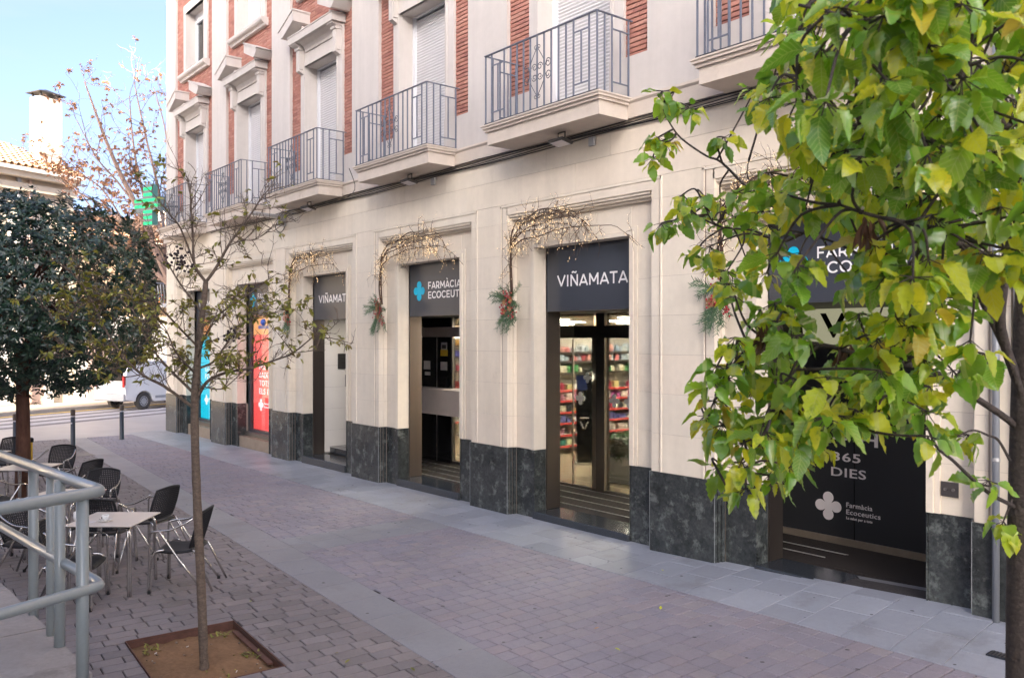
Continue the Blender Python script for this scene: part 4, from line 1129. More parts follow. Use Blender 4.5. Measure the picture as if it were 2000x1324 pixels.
# convex mirror
MB().lathe([(.30,0),(.29,.02),(.2,.05),(.001,.07)], (0,0,0), 20).build('convex_mirror', mat('mirror_metal', (.5,.5,.5), .15,.5,1), label='round convex mirror tilted above the shelves behind the service window', cat='mirror', loc=(-15.3,3.6,2.55), rot=(radians(60),0,radians(70)))
# ---------------------------------------------------------------- person inside at the service window
def skin_body(name, verts, edges, radii, m, parent, sub=2, root=0):
    me = bpy.data.meshes.new(name); me.from_pydata(verts, edges, []); o = bpy.data.objects.new(name, me); COL.objects.link(o)
    md = o.modifiers.new('skin', 'SKIN'); md.use_smooth_shade = True
    sv = me.skin_vertices[0].data
    for i, r_ in enumerate(radii): sv[i].radius = (r_, r_) if not isinstance(r_, tuple) else r_
    sv[root].use_root = True
    s2 = o.modifiers.new('sub', 'SUBSURF'); s2.levels = sub; s2.render_levels = sub
    dg = bpy.context.evaluated_depsgraph_get(); dg.update()
    m2 = bpy.data.meshes.new_from_object(o.evaluated_get(dg)); bpy.data.objects.remove(o)
    m2.materials.clear(); m2.materials.append(m)
    for p_ in m2.polygons: p_.use_smooth = True
    return link(name, m2, parent)
per = thing('person', 'person in a beige jacket and black beanie standing inside by the service window', 'person', (-13.62,2.05+.75,.1), radians(120))
V_ = [(0,0,.95),(0,0,1.15),(.02,0,1.35),(.03,0,1.47),(.05,0,1.54), (.02,.19,1.40),(.10,.24,1.16),(.28,.16,1.08),(.36,.10,1.10), (.02,-.19,1.40),(.10,-.24,1.16),(.28,-.16,1.08),(.36,-.10,1.10), (0,.10,.90),(.03,.11,.50),(-.02,.12,.09),(.12,.13,.04), (0,-.10,.90),(.03,-.11,.50),(-.02,-.12,.09),(.12,-.13,.04)]
E_ = [(0,1),(1,2),(2,3),(3,4),(2,5),(5,6),(6,7),(7,8),(2,9),(9,10),(10,11),(11,12),(0,13),(13,14),(14,15),(15,16),(0,17),(17,18),(18,19),(19,20)]
R_ = [(.17,.13),(.17,.13),(.19,.13),.07,.055,.075,.06,.05,.04,.075,.06,.05,.04,.105,.075,.055,.05,.105,.075,.055,.05]
skin_body('body', V_, E_, R_, coat_m, per)
MB().sphere((.06,0,1.64), .10, 14, 9, sz=1.2).sphere((.165,0,1.63), .018, 6, 5).sphere((.06,.10,1.63), .022, 6, 5).sphere((.06,-.10,1.63), .022, 6, 5).build('head', skin_m, per, smooth=True)
MB().lathe([(.108,0),(.115,.03),(.108,.08),(.07,.12),(.001,.135)], (.05,0,1.65), 16).build('beanie', beanie, per, smooth=True)
MB().lathe([(.20,.0),(.19,.25),(.17,.32)], (0,0,.80), 14).build('jacket_hem', coat_r, per, smooth=True)
for sy in (-1,1): MB().tube([(0,sy*.10,.88),(.03,sy*.11,.5),(-.01,sy*.12,.10)], [.115,.085,.07], 10).build('trouser_leg', jeans, per, smooth=True)
for sy in (-1,1): MB().cham(-.10,.18,sy*.12-.05,sy*.12+.05,0,.10,.02).build('shoe', beanie, per)

# ---------------------------------------------------------------- pipes, box plate, neighbour, wires, lamps
def vpipe(x, y, r, z0, z1, m, name, label, foot=None, clamps=()):
    t = thing(name, label, 'pipe', (x, y, z0))
    MB().tube([(0,0,0),(0,0,z1-z0)], r, 12).build('pipe', m, t, smooth=True)
    if foot: MB().lathe([(r*1.35,0),(r*1.45,.03),(r*1.45,.22),(r*1.2,.28)], (0,0,-.01), 12).build('pipe_shoe', foot, t)
    for c in clamps: MB().lathe([(r*1.15,0),(r*1.15,.03)], (0,0,c), 12).build('clamp', lampbox, t)
pipe_g = mat('pipe_grey', (.30,.32,.35), .4,.5,.5); pipe_w = mat('pipe_white', (.66,.60,.56), .6, noise=(6,.1), stains=(14,(.25,.12,.06),.8,.60)); rust = mat('rust', (.16,.07,.04), .9, noise=(30,.3))
vpipe(-3.03,-.055,.030, zwall(-3.03)-.02, 5.4, pipe_g, 'drainpipe', 'thin grey metal conduit running down the right end of the marble plinth', None, (1.4,2.8))
vpipe(-2.86,-.04,.033, zwall(-2.86)-.02, 5.4, pipe_w, 'drainpipe', 'white rust-stained downpipe with a rusty shoe beside the grey conduit', rust, (1.5,3.0))
bx_ = thing('door_lock_plate', 'small steel wall plate with two key locks right of the dark poster doors', 'lock plate', (-3.50,.14,1.24))
MB().cham(-.08,.08,-.012,0,-.07,.07,.003).build('plate', steel_dark, bx_)
for sx in (-1,1): MB().tube([(sx*.035,-.03,0),(sx*.035,0,0)], .014, 10).build('lock', steel, bx_)
nb_ = thing('neighbour_building', 'plain cream neighbouring wall with a gold perforated panel at the right edge', 'building', (-2.9,0,0))
def NBx(mb, name, m, **k): o = mb.build(name, m, nb_, **k); o.location = (2.9,0,0); return o
NBx(MB().box(-2.80,3.4,.0,.4,-.2,.9), 'plinth', marble); NBx(MB().box(-2.80,3.4,.02,.4,.9,5.4), 'wall', stone)
NBx(MB().box(-2.90,-2.81,-.0,.4,-.2,5.42), 'pier', stone)
NBx(MB().box(-2.76,3.0,-.03,.01,1.0,3.75), 'grille_panel', gold_perf)
ho = MB(); zz = 1.05
while zz < 3.7:
    xx = -2.74+(.02 if int(round((zz-1.05)/.035)) % 2 else 0)
    while xx < -1.9:
        ho.add([(xx+.013*cos(pi/3*i+.5), -.0312, zz+.013*sin(pi/3*i+.5)) for i in range(6)], [(5,4,3,2,1,0)]); xx += .04
    zz += .035
NBx(ho, 'perforation', dark_hole, kind='stuff')
# cable bundle under the string course
wr = random.Random(12)
cbn = thing('cable_bundle', 'bundle of thin black cables running along the wall just under the balconies', 'cable', (0,0,0))
for q in range(5):
    pts = []; x = -20.5+wr.uniform(-2,1)
    while x < -1:
        pts.append((x, -.03-.02*q/2, 5.335+.02*q-.05*abs(sin(x*.83+q*.6))*(.5+.3*q/4))); x += .8
    MB().tube(smooth_path(pts, 2), .007, 5).build('cable', cable, cbn)
MB().tube(smooth_path([(-17.5,-.62,5.70),(-17.2,-.3,5.36),(-16.8,-.1,5.28),(-16.0,-.06,5.38),(-15.0,-.09,5.33),(-14.3,-.12,5.45),(-13.6,-.62,5.68)],4), .006, 5).build('wall_cable', cable, label='loose black cable sagging between the second and third balcony from the doors', cat='cable')
def flood(c, label):
    t = thing('floodlight', label, 'floodlight', (c,-.28,5.40), radians(R0.uniform(-6,6)), 'floodlights under the balconies')
    MB().tube([(-.07,0,0),(-.07,0,-.12)], .009, 6).tube([(.07,0,0),(.07,0,-.12)], .009, 6).tube([(-.07,0,-.005),(.07,0,-.005)], .009, 6).build('bracket', lampdark, t)
    o = MB().cham(-.15,.15,-.10,.10,-.022,.022,.008).build('housing', lampdark, t); o.location = (0,-.02,-.135); o.rotation_euler = (radians(-12),0,0)
    o2 = MB().box(-.125,.125,-.08,.08,-.026,-.023).build('lens', poster_white, t); o2.location = (0,-.02,-.135); o2.rotation_euler = (radians(-12),0,0)
    return t
for k, nm in (('C','third'),('D','fourth'),('E','fifth'),('F','sixth')):
    flood(BC[k]+.1, 'black floodlight on a bracket under the %s balcony from the corner' % nm)
for k, lb in (('E','small white junction box on the wall under the fifth balcony from the corner'),('D','small white junction box on the wall under the fourth balcony from the corner')):
    MB().cham(-.055,.055,-.04,0,-.06,.06,.005).build('junction_box', lampbox, label=lb, cat='junction box', loc=(BC[k]+.42,-.002,5.26))
sl_ = thing('street_lamp', 'flat grey LED street lamp arm fixed on the wall above the third shopfront', 'street lamp', (-17.66,0,5.26))
MB().cham(-.07,.07,-.16,-.002,-.16,.10,.008).build('ballast_box', lampbox, sl_)
o = MB().cham(-.10,.10,-.62,0,-.03,.03,.012).build('lamp_head', lampbox, sl_); o.location = (0,-.16,.04); o.rotation_euler = (radians(-3),0,radians(0))
for i in range(12): 
    o = MB().box(-.085,.085,-.56+i*.045,-.55+i*.045,.03,.042).build('cooling_fin', lampbox, sl_); o.location = (0,-.16,.04)
MB().tube(smooth_path([(-.05,-.14,-.02),(-.06,-.2,-.20),(0,-.12,-.30),(.05,-.05,-.22),(.04,-.03,-.1)],4), .010, 6).build('cable', cable, sl_)
# ---------------------------------------------------------------- pharmacy cross
cp = at(290,400,24.2)
cs = thing('pharmacy_cross', 'lit green striped pharmacy cross sign at the far corner of the building', 'sign', cp, 0)
wd_ = Vector((RT[0]*.88-FW[0]*.47, RT[1]*.88-FW[1]*.47, 0)).normalized()   # width direction
cs.rotation_euler = (0,0,atan2(wd_.y, wd_.x))
MB().box(-.19,.19,-.02,.16,-.58,.58).box(-.56,-.19,-.02,.16,-.20,.20).box(.19,.56,-.02,.16,-.20,.20).build('casing', cross_side, cs)
MB().box(-.185,.185,-.026,-.0205,-.575,.575).box(-.555,-.185,-.026,-.0205,-.195,.195).box(.185,.555,-.026,-.0205,-.195,.195).build('display_face', cross_grey, cs)
z = -.575; i = 0
while z < .57:
    hw = .555 if (z > -.2 and z < .17) else .183
    MB().box(-hw,hw,-.031,-.027,z,z+.082).build('led_stripe', green_led, cs); z += .164; i += 1
MB().tube([(.3,.16,-.05),(.75,.45,-.05)], .03, 8).build('bracket', lampdark, cs)

# ---------------------------------------------------------------- garlands and bouquets
gr_ = random.Random(21)
def garland(k, label):
    x0, x1 = OPEN[k]; c = (x0+x1)/2; bx0 = x0-.37
    t = thing('garland', label, 'garland', (bx0, .05, 3.1), 0, None)
    br = MB(); lights = MB(); o_ = Vector((bx0,.05,3.1))
    def P3(x_, z_, y_=0): return Vector((x_, y_, z_))-Vector((bx0,.05,3.1))
    def lit(pts, dens):
        for a, b_ in zip(pts, pts[1:]):
            if gr_.random() < dens:
                q = a.lerp(b_, gr_.random())+Vector((gr_.uniform(-.012,.012), -.012, gr_.uniform(-.012,.012)))
                lights.sphere(q, .0036, 5, 3)
    def twig(p, d, ln, r_, lvl):
        pts = [p]; d = d.normalized(); n = 6
        for i in range(n):
            d = (d+Vector((gr_.gauss(0,.22), gr_.gauss(0,.10), gr_.gauss(0,.22)))+Vector((0,0,-.05))).normalized()
            q = pts[-1]+d*ln/n
            if q.y+.05 > .085: q.y = .035
            if q.y < -.16: q.y = -.16
            pts.append(q)
        br.tube(pts, [r_*(1-.6*i/n) for i in range(n+1)], 4, cap=False)
        lit(pts, .26)
        if lvl < 2:
            for i in range(1, n):
                if gr_.random() < (.75 if lvl == 0 else .5):
                    a = gr_.choice((-1,1))*gr_.uniform(.5,1.3)
                    nd = Vector((d.x*cos(a)-d.z*sin(a), gr_.uniform(-.3,.2), d.x*sin(a)+d.z*cos(a)))
                    twig(pts[i], nd, ln*gr_.uniform(.35,.7), r_*.6, lvl+1)
    # stems going up from the bouquet
    for q in range(3):
        top = P3(bx0+gr_.uniform(-.03,.03), 4.05+gr_.uniform(-.15,.2), 0)
        path = smooth_path([P3(bx0+.02*q,3.25,-.01), P3(bx0+gr_.uniform(-.04,.04),3.6,-.03), top], 5)
        br.tube(path, [.016-.006*i/len(path) for i in range(len(path))], 5)
        lit(path, .25)
    # boughs arching to the right over the opening
    for q in range(5):
        z_ = 4.02+.07*q; ln = gr_.uniform(1.3,2.3) if q else 2.55
        path = [P3(bx0, 3.95+.04*q, -.02)]
        nseg = 8
        for i in range(1, nseg+1):
            path.append(P3(bx0+ln*i/nseg, z_+.14*sin(pi*i/nseg*.9)+gr_.uniform(-.04,.04)-(.25 if i == nseg else .05*(i > 6)), -.03+gr_.uniform(-.05,.03)))
        path = smooth_path(path, 3)
        br.tube(path, [.011*(1-.7*i/len(path)) for i in range(len(path))], 5, cap=False)
        lit(path, .3)
        for i in range(1, len(path)-1, 1):
            if gr_.random() < .75: twig(path[i], Vector((gr_.uniform(-.4,1), gr_.uniform(-.5,.1), gr_.choice((-1,1,-1))*gr_.uniform(.4,1))), gr_.uniform(.15,.38), .005, 1)
    for q in range(11):
        twig(P3(bx0, gr_.uniform(3.45,4.1), -.02), Vector((gr_.uniform(-1,.4), gr_.uniform(-.2,.0), gr_.uniform(-.3,.8))), gr_.uniform(.2,.42), .005, 1)
    for q in range(4): twig(P3(bx0+.2+.5*q, 4.38, .02), Vector((gr_.uniform(-.2,.5),-.2,.7)), .22, .004, 2)
    br.build('twigs', twig_m, t, kind='stuff'); lights.build('fairy_lights', bulb, t, kind='stuff')
def bouquet(k, label, seed):
    r_ = random.Random(seed); x0 = OPEN[k][0]; t = thing('bouquet', label, 'bouquet', (x0-.37, .02, 3.18))
    m = MB()
    def spray(d, ln, nn=14, wn=.07):
        d = Vector(d).normalized(); pts = [Vector((0,-.04,0))]
        for i in range(nn):
            d = (d+Vector((r_.gauss(0,.05),r_.gauss(0,.04),r_.gauss(0,.05)-.03))).normalized(); q = pts[-1]+d*ln/nn
            if q.y > .06: q.y = .06
            pts.append(q)
        m.tube(pts, .003, 4, cap=False)
        for p_, q in zip(pts, pts[1:]):
            for s_ in (-1,1):
                for rep in range(2):
                    side = Vector((d.z,0,-d.x))*s_; dd = (side*.8+d*.7+Vector((0,r_.uniform(-.6,.1),0))).normalized()
                    o_ = p_.lerp(q, r_.random()); e = o_+dd*wn*r_.uniform(.6,1.1); w_ = d*.005
                    rn = r_.random(); m.add([tuple(o_-w_),tuple(o_+w_),tuple(e+w_*.4),tuple(e-w_*.4)], [(0,1,2,3)], rn)
    for i in range(13):
        a = radians(r_.uniform(-15,195)); spray((cos(a)*.9, r_.uniform(-.6,-.1), sin(a)*.8), r_.uniform(.2,.36))
    for i in range(13):
        a = radians(r_.uniform(230,310)); spray((cos(a)*.8, r_.uniform(-.4,-.05), sin(a)), r_.uniform(.3,.52))
    m.build('pine_sprays', pine_g, t, kind='stuff')
    b_ = MB(); cx = MB()
    for i in range(46):
        cl = r_.choice(((.10,-.13,-.05),(-.08,-.12,-.12),(.12,-.1,-.22),(.0,-.12,.10)))
        b_.sphere((cl[0]+r_.gauss(0,.035), cl[1]+r_.uniform(-.04,.04), cl[2]+r_.gauss(0,.04)), .013, 7, 4)
    b_.build('berries', berry_r, t, kind='stuff', smooth=True)
    for i in range(4):
        o_ = (r_.uniform(-.1,.1), -.10, r_.uniform(-.16,.06))
        for q in range(7):
            vs, fs = leaf_geo(.07, .03, .3, .2, 3); a = 2*pi*q/7
            cx.add(place(vs, o_, (cos(a),-.8,sin(a)), (0,-1,0)), fs)
    cx.build('dried_petals', ochre_cone, t, kind='stuff')
PLC = {'C':'third opening from the corner','D':'fourth opening from the corner','E':'fifth opening, above the glass doors','F':'last opening, behind the yellowing tree'}
for i, k in enumerate('CDEF'):
    garland(k, 'twig garland with warm fairy lights over the '+PLC[k]); bouquet(k, 'pine and red berry bouquet hanging left of the '+PLC[k].replace(', above the glass doors',' with the glass doors').replace(', behind',' behind'), 40+i)

# ---------------------------------------------------------------- bistro furniture
def chair_proto():
    t = thing('bistro_chair', 'x', 'chair')
    fr = []
    def T(pts, r_=.0115, name='frame_tube', s=4): return MB().tube(smooth_path(pts, s), r_, 8).build(name, alu, t, smooth=True)
    for s in (-1,1):
        # arm loop: from backrest side forward, down the front leg (double tube)
        T([(-.20,s*.235,.77),(-.12,s*.265,.72),(.02,s*.285,.66),(.16,s*.285,.645),(.22,s*.275,.63),(.235,s*.27,.58),(.24,s*.27,.3),(.25,s*.285,.01)], name='arm_and_front_leg')
        T([(.10,s*.235,.44),(.19,s*.255,.42),(.215,s*.262,.3),(.225,s*.28,.01)], name='leg')
        T([(-.17,s*.205,.44),(-.21,s*.215,.42),(-.40,s*.25,.01)], name='leg', s=1)
        T([(.13,s*.287,.648),(.105,s*.283,.60),(-.10,s*.272,.30),(-.315,s*.262,.01)], name='leg', s=1)
        MB().lathe([(.017,0),(.017,.03)], (.238,s*.283,0), 8).build('foot_cap', rubber, t); MB().lathe([(.017,0),(.017,.03)], (-.312,s*.262,0), 8).build('foot_cap', rubber, t)
    T([(-.19,.21,.40),(-.19,-.21,.40)], name='stretcher'); T([(.2,.25,.40),(.2,-.25,.40)], name='stretcher')
    # woven seat
    se = MB(); n = 10; vs = []
    for i in range(n+1):
        u_ = i/n; x_ = -.21+.45*u_; hw = .205+.03*sin(pi*min(1,u_*1.1)); z_ = .44-.018*sin(pi*u_)+(-.03*max(0,(u_-.85)/.15)) 
        for j in range(7): 
            v_ = -1+2*j/6; vs.append((x_, v_*hw, z_-.012*(1-v_*v_)))
    m_ = len(vs); vs += [(a,b_,c-.022) for a,b_,c in vs]
    fs = [(i*7+j,(i+1)*7+j,(i+1)*7+j+1,i*7+j+1) for i in range(n) for j in range(6)]
    fs += [(m_+i*7+j,m_+i*7+j+1,m_+(i+1)*7+j+1,m_+(i+1)*7+j) for i in range(n) for j in range(6)]
    fs += [(i*7,m_+i*7,m_+(i+1)*7,(i+1)*7) for i in range(n)]+[((i+1)*7+6,m_+(i+1)*7+6,m_+i*7+6,i*7+6) for i in range(n)]
    fs += [(j+1,m_+j+1,m_+j,j) for j in range(6)]+[(n*7+j,m_+n*7+j,m_+n*7+j+1,n*7+j+1) for j in range(6)]
    se.add(vs, fs); se.build('seat', rattan, t, smooth=True)
    # woven back: rim and open weave
    bp = MB(); 
    def BP(u_, v_): # u across -1..1, v up 0..1
        z_ = .46+.38*v_*(1-.07*u_*u_); x_ = -.20-.11*v_-.0+.045*u_*u_; return (x_, u_*(.205+.02*sin(pi*v_)), z_)
    rim = [BP(-1,v/6) for v in range(7)]+[BP(-.8+.2*i,1) for i in range(9)]+[BP(1,1-v/6) for v in range(7)]+[BP(.8-.2*i,0) for i in range(9)]
    MB().tube(rim+[rim[0]], .013, 6).build('back_rim', rattan, t, smooth=True)
    wv = MB()
    for i in range(17):
        u_ = -.94+1.88*i/16; wv.tube([BP(u_,v/5) for v in range(6)], .0085, 4, cap=False)
    for j in range(15):
        v_ = .04+.92*j/14; wv.tube([BP(-1+.25*q,v_) for q in range(9)], .0075, 4, cap=False)
    wv.build('back_weave', rattan, t)
    return t
chair0 = chair_proto()
def tz(x_, y_): return zg(x_, y_)
chairs = [ # x, y, facing angle (deg), label
 (-9.26,-4.98,233,'black rattan chair right of the nearest table, its back beside the slim tree trunk'),
 (-9.30,-6.02,60,'black rattan chair nearest the railing posts, in front of the table with the cup'),
 (-10.62,-5.42,145,'black rattan chair with its back to the table with the coffee cup'),
 (-10.93,-4.82,215,'black rattan chair seen edge-on behind the table with the coffee cup'),
 (-12.65,-5.02,-35,'black rattan chair behind the second table, turned towards the camera'),
 (-10.55,-6.18,40,'black rattan chair left of the table with the coffee cup behind the rail'),
 (-11.55,-6.35,100,'black rattan chair left of the second table behind the thin rail posts'),
 (-14.25,-4.90,215,'black rattan chair right of the third table beyond the rail'),
 (-16.15,-4.85,-40,'black rattan chair on the far side of the third table, arms outlined against paving'),
 (-13.75,-6.02,110,'black rattan chair left of the third table in front of the brown trunk'),
 (-18.1,-5.25,-30,'black rattan chair at the farthest table, left edge of the terrace'),
 (-17.2,-6.45,80,'black rattan chair left of the farthest table at the picture edge'),
]
for i, (x_, y_, a, lb) in enumerate(chairs):
    o = chair0 if i == 0 else dup(chair0)
    o.location = (x_, y_, tz(x_, y_)); o.rotation_euler = (0,0,radians(a)); o['label'] = lb; o['group'] = 'rattan chairs of the cafe terrace'
def table_proto():
    t = thing('cafe_table', 'x', 'table')
    MB().cham(-.35,.35,-.35,.35,.728,.740,.003).build('tabletop', tbl_m, t); MB().box(-.348,.348,-.348,.348,.724,.7275).build('tabletop_edge', tbl_e, t)
    for sx in (-1,1):
        for sy in (-1,1):
            for q in range(2):
                ox, oy = (.014,0) if q else (0,.014)
                ex, ey = (-.16,0) if q else (0,-.16)
                MB().tube(smooth_path([(sx*(.29+ex-ox*0),sy*(.29+ey),.71),(sx*(.29+ex*.4),sy*(.29+ey*.4),.705),(sx*(.295+ox),sy*(.295+oy),.66),(sx*(.30+ox),sy*(.30+oy),.4),(sx*(.305+ox),sy*(.305+oy),.01)],4), .0145, 8).build('leg', alu, t, smooth=True)
    MB().box(-.3,.3,-.012,.012,.70,.722).build('stretcher', alu, t)
    return t
tb0 = table_proto()
for i, (x_, y_, lb) in enumerate(((-9.62,-5.57,'cream cafe table with a coffee cup on it, nearest the slim tree'),(-11.57,-5.64,'cream cafe table behind the one with the coffee cup'),(-14.65,-5.52,'cream cafe table beside the brown evergreen trunk'),(-17.0,-5.86,'farthest cream cafe table at the left edge'))):
    o = tb0 if i == 0 else dup(tb0)
    o.location = (x_, y_, tz(x_, y_)); o.rotation_euler = (0,0,radians(50)); o['label'] = lb; o['group'] = 'cafe terrace tables'
tzz = tz(-9.6,-5.6)+.74
cu = thing('coffee_cup', 'white coffee cup with a dark mark on its saucer on the nearest table', 'cup', (*at(206,1012,8.85)[:2], tzz+.012))
MB().lathe([(.018,0),(.030,.012),(.038,.055),(.035,.055),(.028,.014),(.001,.012)], n=18).build('cup_body', china, cu, smooth=True)
MB().tube(smooth_path([(.034,0,.045),(.058,0,.045),(.055,0,.02),(.030,0,.016)],3), .004, 6).build('cup_handle', china, cu)
MB().lathe([(.033,.046),(.001,.046)], n=16).build('coffee', coffee, cu)
MB().box(-.012,.012,-.0375,-.034,.018,.038).build('cup_mark', rubber, cu)
sa = thing('saucer', 'white saucer with a spoon under the coffee cup', 'saucer', (cu.location[0], cu.location[1], tzz+.001))
MB().lathe([(.03,0),(.045,.004),(.073,.014),(.071,.016),(.04,.008),(.001,.007)], n=22).build('dish', china, sa, smooth=True)
MB().tube([(.03,-.05,.02),(-.06,-.045,.02)], .003, 5).build('spoon', alu, sa)
cb = at(152,1012,8.9); gl_ = MB().lathe([(.04,0),(.045,.03),(.04,.09),(.036,.09),(.04,.03),(.001,.008)], n=14).build('sugar_jar', china, label='small white container at the left end of the nearest table', cat='container', loc=(cb.x, cb.y, tzz), smooth=True)
MB().box(-.05,.05,-.035,.035,0,.004).build('receipt', poster_white, label='paper napkin lying beside the cup on the nearest table', cat='napkin', loc=(cu.location[0]-.06, cu.location[1]-.13, tzz), rot=(0,0,.7))
yb = thing('yellow_bin', 'narrow yellow stand with a black lid behind the brown trunk', 'bin', (*at(56,905,16.2)[:2], tz(-17,-4)))
MB().cham(-.06,.06,-.06,.06,0,.72,.01).build('bin_body', mat('bin_yellow', (.75,.48,.03), .5), yb); MB().cham(-.07,.10,-.07,.07,.72,.80,.01).build('bin_lid', rubber, yb)

# ---------------------------------------------------------------- bollards
def bollard(x_, y_, lb):
    t = thing('bollard', lb, 'bollard', (x_, y_, zg(x_,y_)-.01), 0, 'bollards at the end of the plaza')
    MB().lathe([(.066,0),(.066,.02),(.058,.03),(.055,.76)], n=16).build('post', bollard_m, t, smooth=True)
    MB().lathe([(.052,.76),(.052,.79)], n=16).build('white_ring', paint_w, t)
    MB().lathe([(.055,.79),(.056,.93),(.050,.945),(.001,.95)], n=16).build('bollard_cap', bollard_t, t)
    return t
b2 = bollard(-23.6,-3.0,'dark blue bollard with a small white sticker, between the other two')
MB().sphere((.045,-.045,.60), .022, 8, 5).build('sticker', paint_w, b2)
bollard(-24.45,-1.62,'dark blue bollard nearest the building corner')
bollard(-23.1,-4.35,'dark blue bollard at the left edge behind the terrace')

# ---------------------------------------------------------------- ramp with tubular railing
def cw(r_, f_, z): return Vector((RT[0]*r_+FW[0]*f_, -8+RT[1]*r_+FW[1]*f_, z))
e1 = [cw(-2.16,4.28,1), cw(-3.36,5.52,1), cw(-8.5,10.83,1)]
ramp = thing('concrete_ramp', 'raised weathered concrete ramp landing below the tubular railing', 'ramp', cw(-2.5,3,0))
rbp = cw(-2.5,3,0)
poly = [cw(-2.10,4.20,0), cw(-3.36,5.50,0), cw(-6.5,8.7,0), cw(-9.5,5.7,0), cw(-9,-4,0), cw(-.6,-4,0), cw(-1.2,2.2,0)]
poly2 = [(p.x-rbp.x, p.y-rbp.y) for p in poly]
a2 = sum(poly2[i][0]*poly2[(i+1)%len(poly2)][1]-poly2[(i+1)%len(poly2)][0]*poly2[i][1] for i in range(len(poly2)))
if a2 < 0: poly2 = poly2[::-1]
MB().prism(poly2, -.3, .93).build('ramp_body', conc, ramp)
cen = Vector((sum(p[0] for p in poly2)/len(poly2), sum(p[1] for p in poly2)/len(poly2)))
# coping slabs on top
cp1 = MB(); A_ = cw(-2.06,4.16,0)-rbp; B_ = cw(-3.30,5.55,0)-rbp; C_ = cw(-5.6,7.95,0)-rbp
inn = (Vector((-RT[0]-FW[0]*.9, -RT[1]-FW[1]*.9, 0))).normalized()
for (p, q, nm) in ((A_, A_.lerp(B_,.47), 'coping_slab'), (A_.lerp(B_,.475), B_, 'coping_slab'), (B_, C_, 'coping_slab')):
    d_ = (q-p).normalized()*.004
    pp = [p+d_, q-d_, q-d_+inn*.42, p+d_+inn*.42]; pp = [(v.x, v.y) for v in pp]
    ar = sum(pp[i][0]*pp[(i+1)%4][1]-pp[(i+1)%4][0]*pp[i][1] for i in range(4))
    if ar < 0: pp = pp[::-1]
    MB().prism(pp, .93, 1.0).build(nm, conc, ramp)
pp = [A_+inn*.425, C_+inn*.425, cw(-9.5,5.7,0)-rbp, cw(-9,-4,0)-rbp, cw(-.6,-4,0)-rbp, cw(-1.2,2.2,0)-rbp]; pp = [(v.x, v.y) for v in pp]
ar = sum(pp[i][0]*pp[(i+1)%len(pp)][1]-pp[(i+1)%len(pp)][0]*pp[i][1] for i in range(len(pp)))
if ar < 0: pp = pp[::-1]
MB().prism(pp, .93, .985).build('ramp_surface', conc, ramp)
ral = thing('tubular_railing', 'grey green painted tubular handrail turning a corner in the left foreground', 'railing', cw(-2.05,4.1,0)); rb = cw(-2.05,4.1,0)
def RP(pts, r_, name, s=5): return MB().tube([p-rb for p in smooth_path(pts, s)], r_, 14).build(name, tube_m, ral, smooth=True)
ct = cw(-2.03,4.16,1.905)
def arc(a, c_, b_, r_):  # rounded corner
    d1 = (a-c_).normalized(); d2 = (b_-c_).normalized()
    p1 = c_+d1*r_; p2 = c_+d2*r_
    return [a, a.lerp(p1,.5), p1, p1*.3+p2*.3+c_*.4 if False else (p1*.25+p2*.25+c_*.5), p2, p2.lerp(b_,.5), b_]
def run(zc, dz1, dz2, r_, nm):
    a = cw(-6.2,8.3,zc+dz1); c_ = cw(-2.00,4.14,zc); b_ = cw(-3.0,2.2,zc+dz2)
    d1 = (a-c_).normalized(); d2 = (b_-c_).normalized(); R_c = .07
    p1 = c_+d1*R_c; p2 = c_+d2*R_c; mid = (p1+p2)*.25+c_*.5
    pts = [a, p1+d1*.3, p1+d1*.02, p1.lerp(mid,.55)+(c_-mid)*.12, mid+(c_-mid)*.05, p2.lerp(mid,.55)+(c_-mid)*.12, p2+d2*.02, p2+d2*.3, b_]
    out = [pts[0]]+[pts[1]]+smooth_path(pts[2:7],4)[0:]+[pts[7],pts[8]]
    MB().tube([p-rb for p in out], r_, 14).build(nm, tube_m, ral, smooth=True)
run(1.90, .02, .02, .029, 'top_rail'); run(1.44, .04, .02, .026, 'lower_rail')
for (r_, f_, zb_) in ((-2.06,4.06,.80),(-2.42,4.53,.75),(-2.56,4.70,.75),(-2.86,5.06,.75),(-4.9,7.1,.75)):
    MB().tube([cw(r_,f_,zb_)-rb, cw(r_,f_,1.89)-rb], .029 if f_ < 4.2 else (.024 if abs(f_-4.7)<.01 else .028), 14).build('railing_post', tube_m, ral, smooth=True)

# ---------------------------------------------------------------- road, far pavement, far buildings
ROADD = Vector((.457,.889))        # road direction in camera right / forward
NRM = Vector((-.889,.457))         # away from the plaza, across the road
def rd(u, v, z): # u along the road, v across it (0 = far house fronts)
    p = Vector((-19.05,35.0))+ROADD*u+NRM*v
    return cw(p.x, p.y, z)
def quad(u0,u1,v0,v1,z,name,m,kind='structure'):
    n = 24; mb = MB()
    for i in range(n):
        a = lerp(u0,u1,i/n); b_ = lerp(u0,u1,(i+1)/n)
        mb.add([rd(a,v0,z),rd(b_,v0,z),rd(b_,v1,z),rd(a,v1,z)], [(0,1,2,3)])
    for f in range(len(mb.f)): mb.f[f] = mb.f[f][::-1]
    return mb.build(name, m, kind=kind)
quad(-80,80,-11.2,-2.6,-.18,'road',asph)
fs_ = MB()
def slab3(name, u0,u1,v0,v1,z0,z1,m,parent=None, **k):
    c_ = rd((u0+u1)/2,(v0+v1)/2,(z0+z1)/2); au = rd(u1,v0,0)-rd(u0,v0,0); av = rd(u0,v1,0)-rd(u0,v0,0)
    return MB().obox(c_, au/2, av/2, (0,0,(z1-z0)/2)).build(name, m, parent, **k)
slab3('far_sidewalk',-80,80,-2.6,.3,-.7,-.06,walk_far, kind='structure')
slab3('kerb',-80,80,-2.78,-2.603,-.7,-.055,kerb_m, kind='structure')
